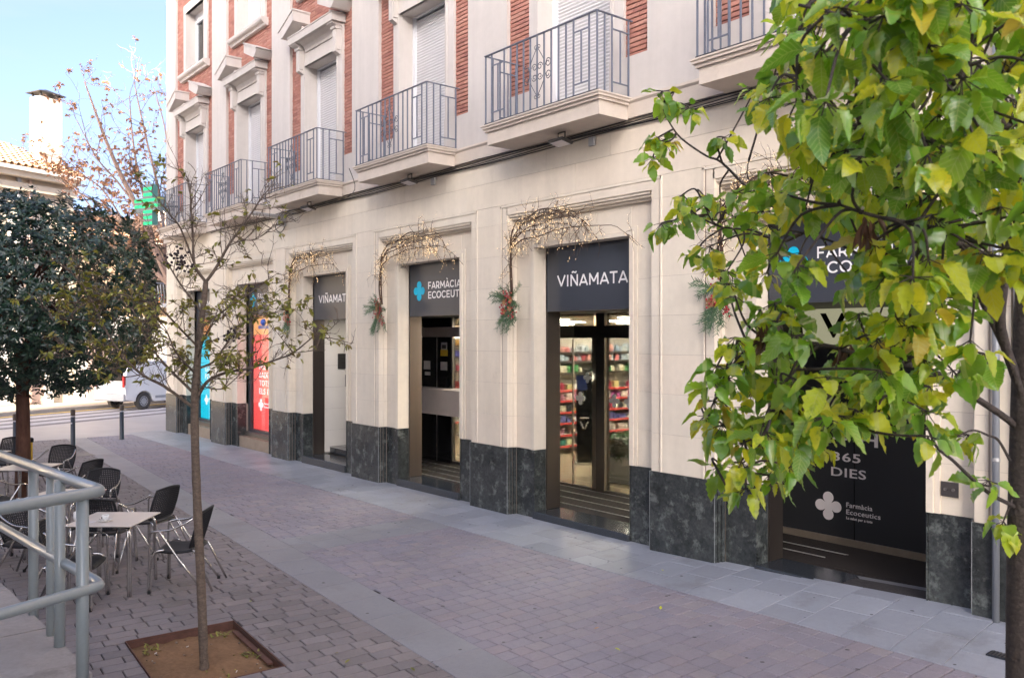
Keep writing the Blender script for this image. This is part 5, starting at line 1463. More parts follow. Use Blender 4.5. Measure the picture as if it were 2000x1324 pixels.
slab3('road_apron',-80,80,-14.5,-11.2,-.6,-.172,mat('apron_concrete',(.36,.34,.34),.45,.5,noise=[(.8,.12),(20,.05)]), kind='structure')
# paved end of the plaza beyond the bollards: pale slabs to the road
ap = MB()
P0 = cw(-24,26,-.125); 
apr = MB().add([(-25.61,-16,-.122),(-25.61,-1.06,-.122),(-26.11,-1.06,-.122),(-26.11,14,-.12),(-33.5,14,-.165),(-31.5,.5,-.165),(-29.5,-4,-.165),(-24,-16,-.165)], [(0,1,2,3,4,5,6,7)])
apr.build('road_apron', MATS['apron_concrete'], kind='structure')
for q in range(5):                                     # crosswalk bars
    v0 = -9.0+q*1.15
    slab3('crosswalk_bar', -9.0+q*.2, 2.2+q*.3, v0, v0+.62, -.18,-.172+.0, paint_w, kind='structure')
slab3('road_line', -40, 60, -3.3,-3.15,-.18,-.173, paint_y, kind='structure')
# ---- far buildings
def far_building(name, label, u0, u1, h, m, depth=9, zb=-.1):
    t = thing(name, label, 'building', rd(u0,0,0))
    o = rd(u0,0,0)
    def F(nm, a,b_,v0,v1,z0,z1,mm, par=None, **k):
        c_ = rd((a+b_)/2,(v0+v1)/2,(z0+z1)/2)-o; au = rd(b_,v0,0)-rd(a,v0,0); av = rd(a,v1,0)-rd(a,v0,0)
        return MB().obox(c_, au/2, av/2, (0,0,(z1-z0)/2)).build(nm, mm, par or t, **k)
    F('wall', u0,u1,0,depth,zb,h,m)
    return t, F, o
fA, F, oA = far_building('far_house', 'cream far house with tiled eave and tall chimney behind the evergreen', -16, 1.0, 9.3, farw)
F('cornice',-16,1.0,-.25,0,8.5,8.8,farw); F('cornice',-16,1.0,-.5,0,9.0,9.28,farw); F('gutter',-16.1,1.1,-.66,-.5,9.22,9.36,farwhite)
# roof: tiles in rows
def tiled_roof(F_, o_, par, u0, u1, v0, v1, z0, z1, step=.28):
    mb = MB(); u_ = u0
    a = rd(u0,v0,z0)-o_; 
    mb.add([rd(u0,v0,z0-.05)-o_, rd(u1,v0,z0-.05)-o_, rd(u1,v1,z1-.05)-o_, rd(u0,v1,z1-.05)-o_], [(0,1,2,3)])
    mb.build('roof', roof_t, par)
    rows = 10; tm = MB()
    while u_ < u1:
        for k in range(rows):
            a0 = lerp(v0,v1,k/rows); a1 = lerp(v0,v1,(k+1.08)/rows); b0 = lerp(z0,z1,k/rows)+.035; b1 = lerp(z0,z1,(k+1.08)/rows)
            tm.tube([rd(u_,a0,b0)-o_, rd(u_,a1,b1)-o_], [.11,.085], 6, cap=False)
        u_ += step
    tm.build('roof_tiles', roof_t, par, kind='stuff')
tiled_roof(F, oA, fA, -16, 1.2, -.55, 5, 9.38, 11.4)
# chimney
tch = rd(-1.4,1.2,0)
def chimney():
    c0 = at(90,500,36.5); o_ = c0-oA
    R3 = Vector((ROADD.x*RT[0]+ROADD.y*FW[0], ROADD.x*RT[1]+ROADD.y*FW[1],0)); N3 = Vector((NRM.x*RT[0]+NRM.y*FW[0], NRM.x*RT[1]+NRM.y*FW[1],0))
    base = Vector((o_.x, o_.y, 0))
    ch = MB().obox(base+Vector((0,0,11.0)), R3*.50, N3*.34, (0,0,1.9)).build('chimney', chim, fA)
    for sx in (-1,1):
        for sy in (-1,1): MB().obox(base+R3*.42*sx+N3*.27*sy+Vector((0,0,13.0)), R3*.03, N3*.03, (0,0,.13)).build('cowl_leg', metal_roof, ch)
    q = [base+R3*.62*sx+N3*.46*sy+Vector((0,0,13.1)) for sx,sy in ((-1,-1),(1,-1),(1,1),(-1,1))]+[base+Vector((0,0,13.32))]
    q += [p+Vector((0,0,-.03)) for p in q[:4]]
    MB().add([tuple(p) for p in q], [(0,1,4),(1,2,4),(2,3,4),(3,0,4),(8,7,6,5),(0,5,6,1),(1,6,7,2),(2,7,8,3),(3,8,5,0)]).build('cowl', metal_roof, ch)
chimney()
F('render_patch', -3.4,-1.6,-.02,0,.0,3.2, farwhite); 
for (a,b_,mm) in ((-4.6,-3.6,dark_hole),(-.95,-.2,farpink)): 
    f2 = F('door', a,b_,-.05,0,-.06,2.5,mm); 
F('door_trim',-.3,.05,-.08,0,-.06,2.7,farwhite); F('drain_pipe',-1.5,-1.35,-.14,-.02,0,9,lampbox); F('drain_pipe',-1.0,-.9,-.12,-.02,0,9,farpink)
for u_ in (-14,-11,-8,-5,-1.8):
    wnd = F('window', u_,u_+1.1,-.03,0,5.6,7.4,farwhite); 
fB, F, oB = far_building('far_house', 'lower ochre far house with tiled roof and a plant-filled balcony beside the green cross', 1.0, 14, 7.0, farw2)
F('cornice',1.0,14,-.35,0,6.8,7.0,farw2); tiled_roof(F, oB, fB, 1.0, 14, -.5, 5, 7.05, 8.8)
F('ground_floor', 1.05,13.9,-.03,0,-.1,3.6, farwhite)
gd = F('garage_door', 1.6,4.3,-.06,-.03,-.06,2.5, farpink); F('door_joint', 2.9,2.95,-.065,-.06,-.06,2.5, farw2)
bl_ = F('balcony_slab', 4.2,9.5,-.9,0,4.05,4.22,farwhite)
rl = MB(); u_ = 4.25
while u_ < 9.5:
    rl.tube([rd(u_,-.86,4.22)-oB, rd(u_,-.95,4.5)-oB, rd(u_,-.9,4.8)-oB, rd(u_,-.86,5.1)-oB], .022, 5); u_ += .16
rl.tube([rd(4.25,-.86,5.12)-oB, rd(9.5,-.86,5.12)-oB], .03, 5); rl.build('balcony_railing', rail_m, fB, kind='stuff')
for u_ in (5.0,7.6): F('window', u_,u_+1.1,-.03,0,4.22,6.3,dark_hole)
pm2 = MB(); pr2 = random.Random(8)
for i in range(240):
    q = rd(pr2.uniform(4.4,9.2), pr2.uniform(-.8,-.5), 4.25+pr2.random()**2*.7)-oB
    vs, fs = leaf_geo(.2,.08,.4,.2,3); pm2.add(place(vs, q, (pr2.uniform(-1,1),pr2.uniform(-1,1),pr2.uniform(-.2,1)), (0,0,1)), fs)
pm2.build('balcony_plants', mat('geranium', (.1,.2,.04), .6, cols=[(.08,.16,.03),(.12,.22,.05),(.5,.04,.03),(.08,.18,.04)]), fB, kind='stuff')
fC, F, oC = far_building('far_house', 'tall pale pink far building rising behind the bare russet tree', 14, 34, 10.5, mat('far_wall_pink', (.62,.50,.43), .85, noise=(1,.05)), depth=12)
for u_ in (15.5,19,22.5,26): 
    for z_ in (1,4.2,7.4): F('window', u_,u_+1.2,-.04,0,z_,z_+1.7,dark_hole)
# van
def van():
    c_ = rd(-.28,-4.05,-.17); t = thing('parked_van', 'white van with grey bumper parked beyond the building corner', 'van', c_)
    ang = atan2((rd(1,0,0)-rd(0,0,0)).y, (rd(1,0,0)-rd(0,0,0)).x); t.rotation_euler = (0,0,ang)
    Ln, W2 = 4.3, .90
    body = [(-.05,.42),(-.08,.95),(-.02,1.35),(.12,1.82),(.35,1.90),(2.4,1.90),(2.95,1.50),(3.6,1.12),(4.15,.98),(4.30,.70),(4.30,.36),(3.95,.30)]
    def arch(cx, r_=.39): return [(cx+r_*cos(a), .33+r_*sin(a)) for a in [radians(q) for q in range(0,181,20)]]
    low = [(3.95,.30)]+arch(3.45)+[(2.9,.28),(1.3,.28)]+arch(.80)+[(.3,.34)]
    poly = body[:-1]+low
    for yy in (0,): pass
    m = MB(); n = len(poly)
    ring = []
    for (yy, k) in ((-W2,.0),(-W2+.0,0),(W2,0)): pass
    vs = []
    def taper(z): return W2-(.10*max(0,(z-1.0)/.9))
    vs = [(x_, -taper(z_), z_) for x_, z_ in poly]+[(x_, taper(z_), z_) for x_, z_ in poly]
    fs = [tuple(range(n-1,-1,-1)), tuple(range(n,2*n))]+[(i,(i+1)%n,n+(i+1)%n,n+i) for i in range(n)]
    m.add([(a,b_,c2) for a,b_,c2 in vs], fs); ob = m.build('van_body', vanw, t)
    bm_ = ob.modifiers.new('bevel','BEVEL'); bm_.width = .04; bm_.segments = 2; bm_.limit_method = 'ANGLE'
    MB().cham(-.14,.30,-W2+.02,W2-.02,.36,.66,.03).build('rear_bumper', vanp, t); MB().cham(4.2,4.38,-W2+.05,W2-.05,.34,.62,.03).build('front_bumper', vanp, t)
    for cx in (.80,3.45):
        for s_ in (-1,1):
            wv = thing('wheel', None, None); wv.parent = t; wv.location = (cx, s_*(W2-.12), .33); del_ = wv
            prof = [(.20,-.10),(.31,-.10),(.33,-.07),(.33,.07),(.31,.10),(.20,.10)]
            o = MB().lathe(prof+[prof[0]], n=28).build('tyre', tyre, wv, smooth=True); o.rotation_euler = (pi/2,0,0)
            hm = MB().lathe([(.205,-.085 if s_ > 0 else .085),(.19,.07*s_*-1),(.10,-.06*s_),(.06,-.085*s_),(.001,-.085*s_)], n=24)
            for a in range(12):
                th_ = 2*pi*a/12; hm.obox((.15*cos(th_),.15*sin(th_),-.085*s_),(.018*cos(th_),.018*sin(th_),0),(-.02*sin(th_),.02*cos(th_),0),(0,0,.008), mi=1)
            o = hm.build('hubcap', [hub, dark_hole], wv); o.rotation_euler = (pi/2,0,0)
    MB().box(2.15,2.85,-W2-.002+.05,-W2+.09,1.18,1.62).box(2.15,2.85,W2-.09,W2+.002-.05,1.18,1.62).build('side_window', dark_hole, t)
    MB().box(-.10,-.03,-.7,.7,1.15,1.6).build('rear_window', dark_hole, t)
    for s_ in (-1,1): MB().cham(-.12,-.02,s_*.82-.06,s_*.82+.06,.9,1.35,.02).build('tail_light', mat('tail_red', (.4,.02,.02), .3) if s_ < 0 else MATS['tail_red'], t)
    MB().box(1.32,2.95,-W2-.012,-W2+.02,.42,.52).build('side_trim', vanp, t)
    return t
van()

# ---------------------------------------------------------------- houses across the plaza, behind the camera (they cast its shade)
def across(name, label, x0, x1, y1, depth, h, m):
    t = thing(name, label, 'building', (x0, y1, 0))
    MB().box(0,x1-x0,-depth,0,-.5,h).build('wall', m, t)
    MB().box(-.2,x1-x0+.2,-depth-.2,.25,h,h+.25).build('cornice', farwhite, t)
    wm_ = MB().box(0,1.1,0,.05,0,1.9).mesh('window', dark_hole)
    nx = int((x1-x0)/2.6)
    for j in range(int(h/3.1)):
        for i in range(nx): link('window', wm_, t, loc=(1.0+i*2.6, 0, .9+j*3.1))
    return t
across('town_house', 'cream five storey house across the plaza', -20.9, -.6, -17.5, 8, 18.5, farwhite)
across('town_house', 'white four storey house across the plaza beside the taller one', -.5, 16, -18.5, 8, 15.6, farwhite)

# ---------------------------------------------------------------- trees
def limb(mb, path, r0, r1, n=8, sub=4):
    pts = smooth_path(path, sub); m_ = len(pts)
    mb.tube(pts, [lerp(r0, r1, i/(m_-1)) for i in range(m_)], n); return pts
# slim deciduous tree in the pit
T1 = 6.86
tr = random.Random(31)
t1 = thing('slim_tree', 'slim young tree with sparse olive leaves growing in the square pit', 'tree', at(400,1300,T1))
o1 = at(400,1300,T1)
wood = MB()
def pth(lst, jit=0): return [at(x_, y_, T1+dt)-o1 for x_, y_, dt in lst]
trunk = pth([(400,1318,0),(398,1280,0),(393,1150,0),(386,1000,0),(382,900,0),(380,796,0),(383,740,0),(389,664,0),(398,590,0),(402,551,0)])
tb = MB(); tp_ = smooth_path(trunk[:7], 5); tb.tube(tp_, [(.038-.008*i/len(tp_))+.030*math.exp(-i*.9)+tr.uniform(-.0015,.0015) for i in range(len(tp_))], 14); tb.build('trunk', bark1, t1, smooth=True)
limb(wood, trunk[6:], .031, .021, 8)
limbs = [
 ([(378,796,0),(322,755,-.1),(277,731,-.2),(235,689,-.3),(199,631,-.35),(180,589,-.4),(147,541,-.45),(132,526,-.5)], .024,.005),
 ([(381,770,0),(350,740,.1),(332,722,.2),(301,686,.3),(280,650,.4),(262,610,.45),(240,590,.5)], .020,.004),
 ([(384,780,0),(404,746,-.05),(440,728,-.1),(489,719,-.15),(543,701,-.2),(573,689,-.22),(619,653,-.25),(632,660,-.25)], .024,.004),
 ([(402,551,0),(380,517,.0),(377,465,.05),(374,420,.1),(372,385,.1),(368,350,.1)], .022,.005),
 ([(380,517,0),(353,447,-.15),(332,420,-.2),(305,385,-.25),(270,352,-.3)], .014,.003),
 ([(402,551,0),(422,523,0),(446,480,.0),(465,453,.05),(489,420,.1),(512,385,.1),(524,372,.1)], .022,.005),
 ([(392,607,0),(353,556,.15),(326,511,.2),(305,470,.25),(296,455,.3)], .015,.003),
 ([(393,640,0),(437,607,.2),(465,589,.3),(505,560,.35),(540,535,.4)], .015,.003),
 ([(385,720,0),(416,707,.1),(440,675,.2),(468,637,.3),(500,620,.35),(528,613,.4),(561,601,.4)], .018,.003),
 ([(389,680,0),(350,640,-.2),(310,600,-.3),(270,585,-.35),(225,575,-.4),(150,600,-.45)], .015,.003),
 ([(385,700,0),(400,660,-.3),(420,620,-.5),(430,590,-.6)], .012,.003),
 ([(383,730,0),(345,690,-.3),(322,640,-.45),(300,620,-.5)], .014,.003),
 ([(446,480,0),(475,470,-.1),(500,468,-.15),(535,440,-.2)], .009,.002),
 ([(384,750,0),(430,760,-.3),(470,730,-.45),(500,700,-.5)], .010,.002),
 ([(277,731,-.2),(235,735,-.2),(200,705,-.2),(160,690,-.2),(120,700,-.2)], .009,.002),
 ([(199,631,-.3),(165,625,-.3),(120,620,-.35),(90,600,-.4)], .008,.002),
]
lv = MB(); bv = MB(); leaf_small = [leaf_geo(1,.5,.25,.2,4), leaf_geo(1,.42,.5,.1,4,1), leaf_geo(1,.6,.1,.35,4)]
def add_leaf(mb, geos, o_, d, ln, rnd_, roll=None, up=(0,0,1)):
    vs, fs = rnd_.choice(geos)
    mb.add(place(vs, o_, d, up, rnd_.uniform(-.9,.9) if roll is None else roll, ln), fs, rnd_.random())
def twigs(mb, pts, start, rnd_, ln, r_, every, lvl, leafp, leafl, lmb, geos, upb=.4, maxl=2):
    for i in range(start, len(pts)):
        if rnd_.random() > every: continue
        a = Vector((rnd_.gauss(0,1), rnd_.gauss(0,1), rnd_.gauss(upb,.8))).normalized()
        tang = (pts[min(i,len(pts)-1)]-pts[max(i-1,0)]).normalized()
        d = (a*.9+tang*.6).normalized(); l_ = ln*rnd_.uniform(.45,1.15); n = 4
        q = [pts[i]]
        for k in range(n):
            d = (d+Vector((rnd_.gauss(0,.18),rnd_.gauss(0,.18),rnd_.gauss(.05,.18)))).normalized(); q.append(q[-1]+d*l_/n)
        mb.tube(q, [r_*(1-.15*k) for k in range(n+1)], 4, cap=True)
        if rnd_.random() < leafp(q[-1]):
            for k in range(rnd_.randint(2,6)):
                p_ = q[rnd_.randint(2,n)]; dd = (d*.5+Vector((rnd_.gauss(0,1),rnd_.gauss(0,1),rnd_.gauss(-.3,.6)))).normalized()
                add_leaf(lmb, geos, p_, dd, leafl*rnd_.uniform(.7,1.25), rnd_)
        if lvl < maxl: twigs(mb, q, 1, rnd_, ln*.5, r_*.65, every*.95, lvl+1, leafp, leafl, lmb, geos, upb, maxl)
def lp(p):
    z_ = (p+o1).z
    return .25 if z_ < 3.05 else (.13 if z_ < 3.3 else .05)
for path, r0, r1 in limbs:
    pts = limb(wood, pth(path), r0*.62, r1*.7, 6)
    twigs(wood, pts, 2, tr, .26, .0043, .85, 0, lp, .050, lv, leaf_small)
wood.build('branches', bark1, t1)
lv.build('foliage', leafS, t1, kind='stuff')
for (bx_, by_) in ((340,500),(447,653),(350,515)):
    q0 = at(bx_, by_, T1-.2)-o1
    for i in range(22): bv.sphere(q0+Vector((tr.gauss(0,.045),tr.gauss(0,.045),tr.gauss(0,.035))), .011, 6, 4)
bv.build('seed_clusters', berry, t1, kind='stuff')

# yellowing tree in the right foreground
nr = random.Random(77)
t2 = thing('yellowing_tree', 'large-leaved green and yellow tree in the right foreground', 'tree', at(1996,1500,3.15)); o2 = at(1996,1500,3.15)
o2.z = 0; t2.location = o2
tk = MB()
tp = [Vector((o2.x,o2.y,-.1)), at(1999,1324,3.15), at(2000,1100,3.13), at(2003,900,3.12), at(2008,700,3.1), at(2016,450,3.1), at(2020,200,3.1), at(2022,-150,3.1)]
tk.tube([p-o2 for p in smooth_path(tp,4)], [.062-.018*i/28 for i in range(29)], 14); tk.build('trunk', bark2, t2, smooth=True)
BR = [
 ([(2005,860,3.12),(1973,823,3.1),(1880,761,3.0),(1818,724,2.9),(1745,706,2.8),(1681,693,2.75),(1600,672,2.7),(1530,668,2.7),(1502,655,2.7)], .020,.006),
 ([(1700,705,2.76),(1660,740,2.75),(1600,792,2.7),(1575,840,2.6),(1540,830,2.5)], .010,.005),
 ([(2000,1000,3.12),(1973,985,3.1),(1935,965,3.05),(1899,935,3.0),(1862,900,2.9),(1830,873,2.85),(1810,830,2.8)], .012,.006),
 ([(2010,820,3.1),(1973,705,3.05),(1936,624,3.0),(1905,560,2.95),(1886,500,2.9),(1868,440,2.85),(1850,400,2.8),(1830,330,2.7)], .020,.008),
 ([(1985,740,3.1),(1955,643,3.0),(1960,560,2.95),(1967,500,2.9),(1985,430,2.85),(2010,380,2.8)], .026,.016),
 ([(2015,300,3.1),(1960,240,2.6),(1900,190,2.3),(1850,160,2.1),(1770,115,2.0),(1700,60,1.95),(1640,30,1.95),(1560,10,2.0)], .016,.005),
 ([(2010,560,3.1),(1920,500,2.7),(1860,470,2.4),(1790,440,2.2),(1700,420,2.15),(1640,400,2.2)], .014,.005),
 ([(1830,330,2.7),(1740,380,2.9),(1640,400,3.1),(1560,420,3.3),(1480,385,3.5),(1410,318,3.7),(1380,305,3.75),(1330,270,3.8),(1305,235,3.8),(1292,205,3.8)], .012,.004),
 ([(1640,400,3.1),(1540,470,3.3),(1470,450,3.5),(1400,440,3.6),(1375,400,3.65)], .009,.004),
 ([(2016,420,3.1),(1950,330,2.6),(1880,290,2.4),(1800,280,2.3),(1700,250,2.3),(1620,230,2.4),(1560,150,2.5)], .014,.005),
 ([(1480,385,3.5),(1460,345,3.5),(1462,315,3.5)], .006,.003),
 ([(1575,840,2.6),(1510,862,2.65),(1450,905,2.7),(1420,950,2.75)], .006,.003),
 ([(1502,655,2.7),(1450,690,2.75),(1410,745,2.8),(1385,810,2.85)], .007,.003),
 ([(1745,706,2.8),(1720,780,2.7),(1690,840,2.6)], .006,.003),
 ([(1600,672,2.7),(1540,740,2.6),(1500,800,2.55),(1480,870,2.5)], .006,.003),
 ([(1973,900,3.1),(1950,860,3.1),(1930,850,3.05),(1900,840,3.0),(1870,852,2.95)], .008,.004),
 ([(1890,640,3.0),(1860,620,2.9),(1800,560,2.8),(1720,520,2.7)], .008,.004),
]
bw = MB(); bpts = []
for path, r0, r1 in BR:
    pts = limb(bw, [at(*p)-o2 for p in path], r0*.72, r1*.72, 7); bpts += pts
big = [leaf_geo(1,w0,d0,f0,11,1,c0) for w0,d0,f0,c0 in ((.62,.22,.22,1),(.72,.35,.12,-1),(.58,.55,.25,1),(.66,.10,.35,-1),(.50,.4,.6,1),(.68,.7,.1,1),(.56,-.1,.4,-1),(.44,.5,.9,1))]
bigme = {}
for mi_, (mn, m_) in enumerate((('g',leafG),('y',leafY),('o',leafO))):
    for gi, (vs, fs) in enumerate(big): bigme[mn,gi] = MB().add(vs, fs, 0).mesh('leaf', m_, True)
def in_poly(x_, y_, P):
    c = False; j = len(P)-1
    for i in range(len(P)):
        if (P[i][1] > y_) != (P[j][1] > y_) and x_ < (P[j][0]-P[i][0])*(y_-P[i][1])/(P[j][1]-P[i][1])+P[i][0]: c = not c
        j = i
    return c
OUT = [(1545,-30),(1530,60),(1560,130),(1480,170),(1470,205),(1560,235),(1570,300),(1500,330),(1420,400),(1350,350),(1330,400),(1290,440),(1290,520),(1345,520),(1380,560),(1430,600),(1500,600),(1420,680),(1390,760),(1360,830),(1420,860),(1400,930),(1440,990),(1530,950),(1600,960),(1640,870),(1700,850),(1760,830),(1765,900),(1810,890),(1850,780),(1960,700),(1960,560),(2060,560),(2060,-40)]
HOLES = [(1610,572,52),(1590,632,48),(1572,725,36),(1640,640,28),(1620,500,45),(1945,620,55),(1900,790,45),(1970,880,70),(1760,700,30),(1900,590,30),(1620,780,20),(1700,760,0),(1650,880,45),(1340,470,0),(1920,420,25),(1455,655,25)]
clusters = []
def tdepth(x_, y_):
    if x_ < 1480 and y_ > 560: return nr.uniform(2.55,3.0)
    if x_ < 1480: return nr.uniform(3.3,3.9)
    if y_ < 330 and x_ > 1600: return nr.choice((nr.uniform(1.7,2.2), nr.uniform(2.2,3.0)))
    if y_ > 600: return nr.uniform(2.3,3.1)
    return nr.uniform(2.0,3.2)
tries = 0
while len(clusters) < 285 and tries < 20000:
    tries += 1
    x_ = nr.uniform(1270,2060); y_ = nr.uniform(-60,1000)
    if not in_poly(x_, y_, OUT): continue
    if any(hypot(x_-a, y_-b_) < r_ for a, b_, r_ in HOLES): continue
    if any(hypot(x_-a, y_-b_) < 24 for a, b_, _ in clusters): continue
    if x_ > 1840 and y_ > 480 and nr.random() < .45: continue
    clusters.append((x_, y_, tdepth(x_, y_)))
clusters += [(1292,200,3.8),(1310,215,3.8),(1345,232,3.75),(1300,300,3.8),(1285,290,3.8),(1275,330,3.8),(1415,290,3.6),(1930,960,3.0),(1960,1040,3.1),(1890,870,2.95)]
leaves = []
for (x_, y_, t_) in clusters:
    c_ = at(x_, y_-22, t_)-o2
    nb2 = min(bpts, key=lambda p: (p-c_).length)
    if (nb2-c_).length > .03:
        m1 = nb2.lerp(c_, .5)+Vector((nr.uniform(-.04,.04), nr.uniform(-.04,.04), nr.uniform(-.02,.06)))
        q = smooth_path([nb2, m1, c_], 4); bw.tube(q, [.0050-.0022*i/len(q) for i in range(len(q))], 5)
    nl = nr.randint(7,12)
    tone = nr.random()
    for i in range(nl):
        a = 2*pi*i/nl+nr.uniform(-.4,.4); el = nr.uniform(-1.15,.15)
        d = Vector((cos(a)*cos(el), sin(a)*cos(el), sin(el)))
        pet = nr.uniform(.015,.05); o_ = c_+d*pet+Vector((0,0,-.0))
        bw.tube([c_, o_], .0016, 3, cap=False)
        ln = nr.choice((nr.uniform(.045,.075), nr.uniform(.06,.105)))*(.85 if x_ < 1450 else 1)
        q = nr.random()*.6+tone*.4
        mn = 'g' if q < .56 else ('y' if q < .88 else 'o')
        leaves.append((o_, d, ln, mn, nr.uniform(-.8,.8), nr.randint(0,7), (o_+o2-Vector(CAMP)).length/ln))
bw.build('branches', bark2, t2, smooth=True)
leaves.sort(key=lambda l_: l_[6])
def vis_leaf(l_):
    p = l_[0]+o2; dx, dy = p.x, p.y+8; fw = dx*FW[0]+dy*FW[1]; r = dx*RT[0]+dy*RT[1]; px = 1000+1653.6*r/fw; py = 659-(p.z-2.65)*1653.6/fw
    return px < 2010 and py > -20
nsing = 0; rest_l = {'g':MB(),'y':MB(),'o':MB()}
for (o_, d, ln, mn, roll, gi, _) in leaves:
    if nsing < 296 and vis_leaf((o_,)):
        dd = d.normalized(); yv = Vector((0,0,1)).cross(dd).normalized(); zv = dd.cross(yv)
        yv2 = yv*cos(roll)+zv*sin(roll); zv2 = zv*cos(roll)-yv*sin(roll)
        M_ = Matrix((( dd.x,yv2.x,zv2.x),(dd.y,yv2.y,zv2.y),(dd.z,yv2.z,zv2.z))).to_4x4()
        ob = link('leaf', bigme[mn,gi], t2); ob.matrix_local = Matrix.Translation(o_) @ M_ @ Matrix.Diagonal((ln,ln,ln,1)); nsing += 1
    else:
        vs, fs = big[gi]; rest_l[mn].add(place(vs, o_, d, (0,0,1), roll, ln), fs)
for k, m_ in (('g',leafG),('y',leafY),('o',leafO)): rest_l[k].build('foliage', m_, t2, smooth=True, kind='stuff')
wl = MB()
for (x_, y_, t_) in ((1490,655,2.68),(1500,650,2.68),(1700,440,2.2),(1650,690,2.75)):
    for i in range(14):
        vs, fs = leaf_geo(1,.22,.3,.8,5); wl.add(place(vs, at(x_+nr.uniform(-14,14), y_+nr.uniform(-20,8), t_+nr.uniform(-.04,.04))-o2, (nr.gauss(0,.25),nr.gauss(0,.25),-1), (1,0,0), nr.uniform(-2,2), nr.uniform(.05,.085)), fs)
wl.build('withered_leaves', leafB, t2, kind='stuff')

# evergreen ball tree
ev = random.Random(55); o3 = Vector((-15.49,-5.45,zg(-15.49,-5.45)))
t3 = thing('evergreen_tree', 'dense dark evergreen tree with a clipped round crown and brown trunk', 'tree', o3)
tb = MB(); limb(tb, [(0,0,-.1),(.02,0,.5),(-.02,.01,1.1),(.0,0,1.9),(.05,0,2.6)], .125, .085, 12)
for i in range(9):
    a = i*2.4; limb(tb, [(0,0,1.7+.1*i),(.5*cos(a),.5*sin(a),2.3+.1*i),(1.3*cos(a),1.3*sin(a),2.8+.15*i)], .05, .012, 6)
tb.build('trunk', bark3, t3, smooth=True)
eg = [leaf_geo(1,.40,.2,.25,3), leaf_geo(1,.36,.35,.15,3)]
lv = MB(); C3 = Vector((0,0,3.30))
for i in range(4300):
    u_ = ev.uniform(-1,1); a = ev.uniform(0,2*pi); rr_ = sqrt(1-u_*u_)
    k = .90+.09*ev.random()**.6 if i > 900 else ev.uniform(.45,.8)
    n_ = Vector((rr_*cos(a), rr_*sin(a), u_))
    bump = 1+.05*sin(5*a+2*u_)+.05*sin(3.1*a-4*u_+1)
    zr = 1.74 if u_ > 0 else 1.58
    sq = 1/(abs(n_.x)**3+abs(n_.y)**3+abs(n_.z)**3)**(1/3)      # a little squared, as clipped crowns are
    sq = lerp(1, sq, .38)
    c_ = C3+Vector((n_.x*2.08, n_.y*2.08, n_.z*zr))*k*bump*sq*.96
    nl = 8
    ax = (n_+Vector((ev.gauss(0,.4),ev.gauss(0,.4),ev.gauss(.25,.4)))).normalized()
    for q in range(nl):
        th_ = 2*pi*q/nl+ev.uniform(-.3,.3); s1 = ax.orthogonal().normalized(); s2 = ax.cross(s1)
        d = (ax*ev.uniform(.1,.9)+s1*cos(th_)+s2*sin(th_)).normalized()
        vs, fs = ev.choice(eg)
        lv.add(place(vs, c_+ax*ev.uniform(-.03,.05), d, tuple(ax), ev.uniform(-.4,.4), ev.uniform(.08,.118)), fs)
lv.build('foliage', leafE, t3, smooth=False, kind='stuff')
# dense inner twigs so the crown does not read hollow
inn_ = MB()
for i in range(90):
    a = ev.uniform(0,2*pi); u_ = ev.uniform(-.8,.9); d = Vector((sqrt(1-u_*u_)*cos(a), sqrt(1-u_*u_)*sin(a), u_))
    inn_.tube([C3+d*.4, C3+d*1.0+Vector((ev.gauss(0,.1),ev.gauss(0,.1),ev.gauss(0,.1))), C3+Vector((d.x*1.8,d.y*1.8,d.z*1.4))], [.016,.010,.004], 3, cap=False)
inn_.build('inner_twigs', bark3, t3, kind='stuff')
for (px_, py_) in ((80,655),(100,650),(93,640)):
    pass

# bare russet tree beyond the corner
br = random.Random(91); TT = 31.5
o4 = at(352,804,TT); o4.z = -.15
t4 = thing('bare_tree', 'nearly bare tree with russet leaves beyond the far corner of the building', 'tree', o4)
wd4 = MB(); lf4 = MB()
g4 = [leaf_geo(1,.8,.3,.4,3), leaf_geo(1,.7,.5,.2,3)]
tb = MB(); limb(tb, [Vector((0,0,0)), at(350,700,TT)-o4, at(345,620,TT)-o4, at(335,560,TT)-o4], .26, .20, 10); tb.build('trunk', bark4, t4, smooth=True)
L4 = [
 ([(335,560,0),(300,480,-.3),(265,400,-.6),(235,340,-.8),(205,270,-1.0),(185,215,-1.1),(165,160,-1.2)], .17,.02),
 ([(335,560,0),(295,520,.3),(255,450,.5),(215,410,.7),(160,380,.9),(110,350,1.0)], .12,.02),
 ([(300,480,0),(285,400,.3),(268,330,.5),(258,260,.6),(253,190,.6)], .10,.015),
 ([(325,530,0),(318,430,.3),(305,350,.5),(290,290,.6),(270,200,.6),(262,160,.6)], .10,.015),
 ([(265,400,-.6),(225,350,-.9),(190,310,-1.2),(150,235,-1.3)], .06,.012),
 ([(255,450,.5),(200,430,.3),(150,370,.1),(90,320,0)], .06,.012),
 ([(325,530,0),(335,420,.6),(330,330,.8),(322,250,.8),(300,170,.8)], .09,.015),
 ([(240,430,.4),(200,370,.2),(160,340,0),(120,300,-.2)], .05,.01),
 ([(330,545,0),(280,540,.8),(240,500,1.0),(215,470,1.2)], .06,.012),
 ([(335,555,0),(360,450,.5),(380,350,.8)], .09,.02),
]
for path, r0, r1 in L4:
    pts = limb(wd4, [at(a,b_,TT+c)-o4 for a,b_,c in path], r0*.8, r1, 6)
    twigs(wd4, pts, 3, br, 1.5, .013, .75, 0, lambda p: (.75 if (p+o4).z < 9.3 else .3), .14, lf4, g4, .5, 2)
wd4.build('branches', bark4, t4, kind='stuff'); lf4.build('foliage', leafR, t4, kind='stuff')

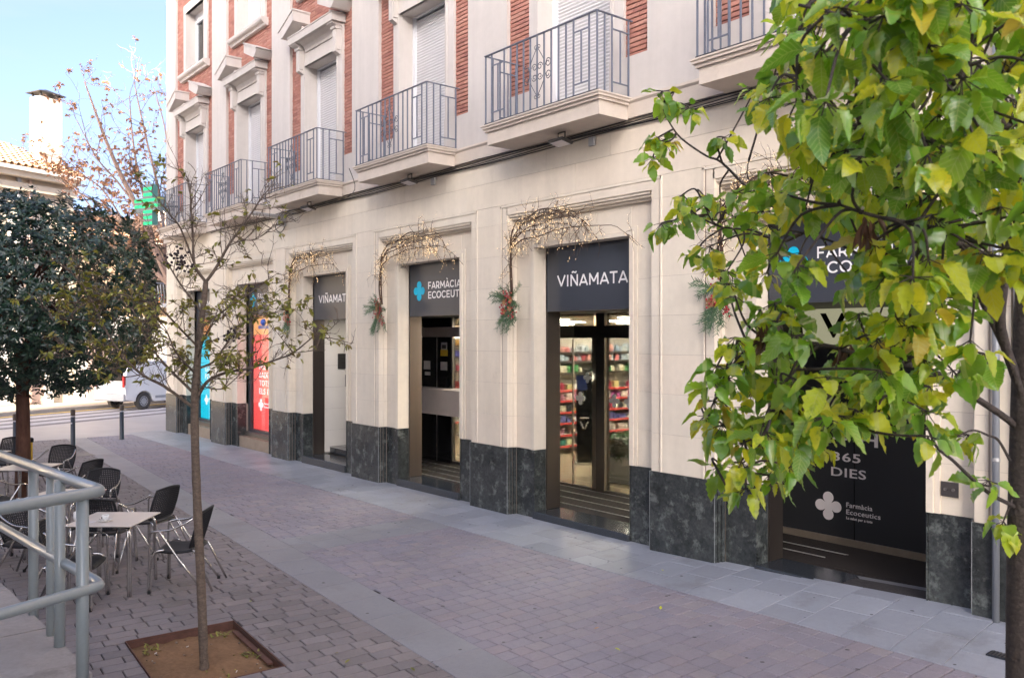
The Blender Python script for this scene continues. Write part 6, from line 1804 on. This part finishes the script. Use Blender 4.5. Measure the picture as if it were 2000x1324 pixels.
# ---------------------------------------------------------------- small litter
lt = random.Random(15)
LL = ['olive fallen leaf on the brick paving right of the tree pit','second olive fallen leaf lying closer to the camera than the first, by the tree pit','fallen leaf near the bottom edge left of the slab band','small yellow fallen leaf on the mauve pavers below the marble pillar','reddish curled fallen leaf on the mauve pavers','pale yellow fallen leaf just behind the reddish one','pale yellow fallen leaf in the lower right on the pavers','small yellow fallen leaf on the paving behind the tree pit']
lit_pts = [(655,1272,6.86,leafS),(674,1292,6.6,leafS),(810,1308,6.6,leafS),(1295,1115,0,leafY),(1160,1227,0,leafR),(1290,1190,0,leafY),(1212,1270,0,leafY),(490,1170,0,leafY)]
for i, (x_, y_, _, m_) in enumerate(lit_pts):
    t_ = 2.63*1653.6/(y_-659); p = at(x_, y_, t_); p.z = zg(p.x, p.y)+.006
    vs, fs = leaf_geo(.05,.03,-.3,.5,4)
    MB().add(place(vs, (0,0,0), (cos(i*1.7), sin(i*1.7), .1), (0,0,1)), fs).build('fallen_leaf', m_, label=LL[i], cat='leaf', group='fallen leaves on the paving', loc=p)
pw_ = MB()
for (cx_, cy_) in ((-.45,-.30),(.15,.34),(.42,.10),(.50,-.33),(-.50,.30),(.3,-.05)):
    for i in range(26):
        d = Vector((lt.gauss(0,.5), lt.gauss(0,.5), lt.uniform(.1,1))).normalized()
        vs, fs = leaf_geo(lt.uniform(.03,.06), .02, .5, .3, 3)
        pw_.add(place(vs, (cx_+lt.gauss(0,.05), cy_+lt.gauss(0,.035), -.055), d, (0,0,1)), fs)
pb_ = MB()
for i in range(110):
    pb_.sphere((lt.uniform(-.6,.6), lt.uniform(-.42,.42), -.055+lt.uniform(-.01,.012)), lt.uniform(.004,.013), 6, 4, sz=.7)
pb_.build('pebbles', mat('pit_pebble', (.24,.18,.13), .9, cols=[(.26,.2,.15),(.16,.10,.06),(.34,.29,.24)]), pit, kind='stuff')
ce_ = MB()
for i in range(7):
    a_ = lt.uniform(0,3); c_ = Vector((lt.uniform(-.5,.6), lt.uniform(-.35,.3), -.042)); ce_.tube([c_, c_+Vector((.022*cos(a_), .022*sin(a_), .004))], .0042, 6)
ce_.build('cigarette_ends', tbl_m, pit, kind='stuff')
pw_.build('weeds_and_leaf_litter', leafS, pit, kind='stuff')
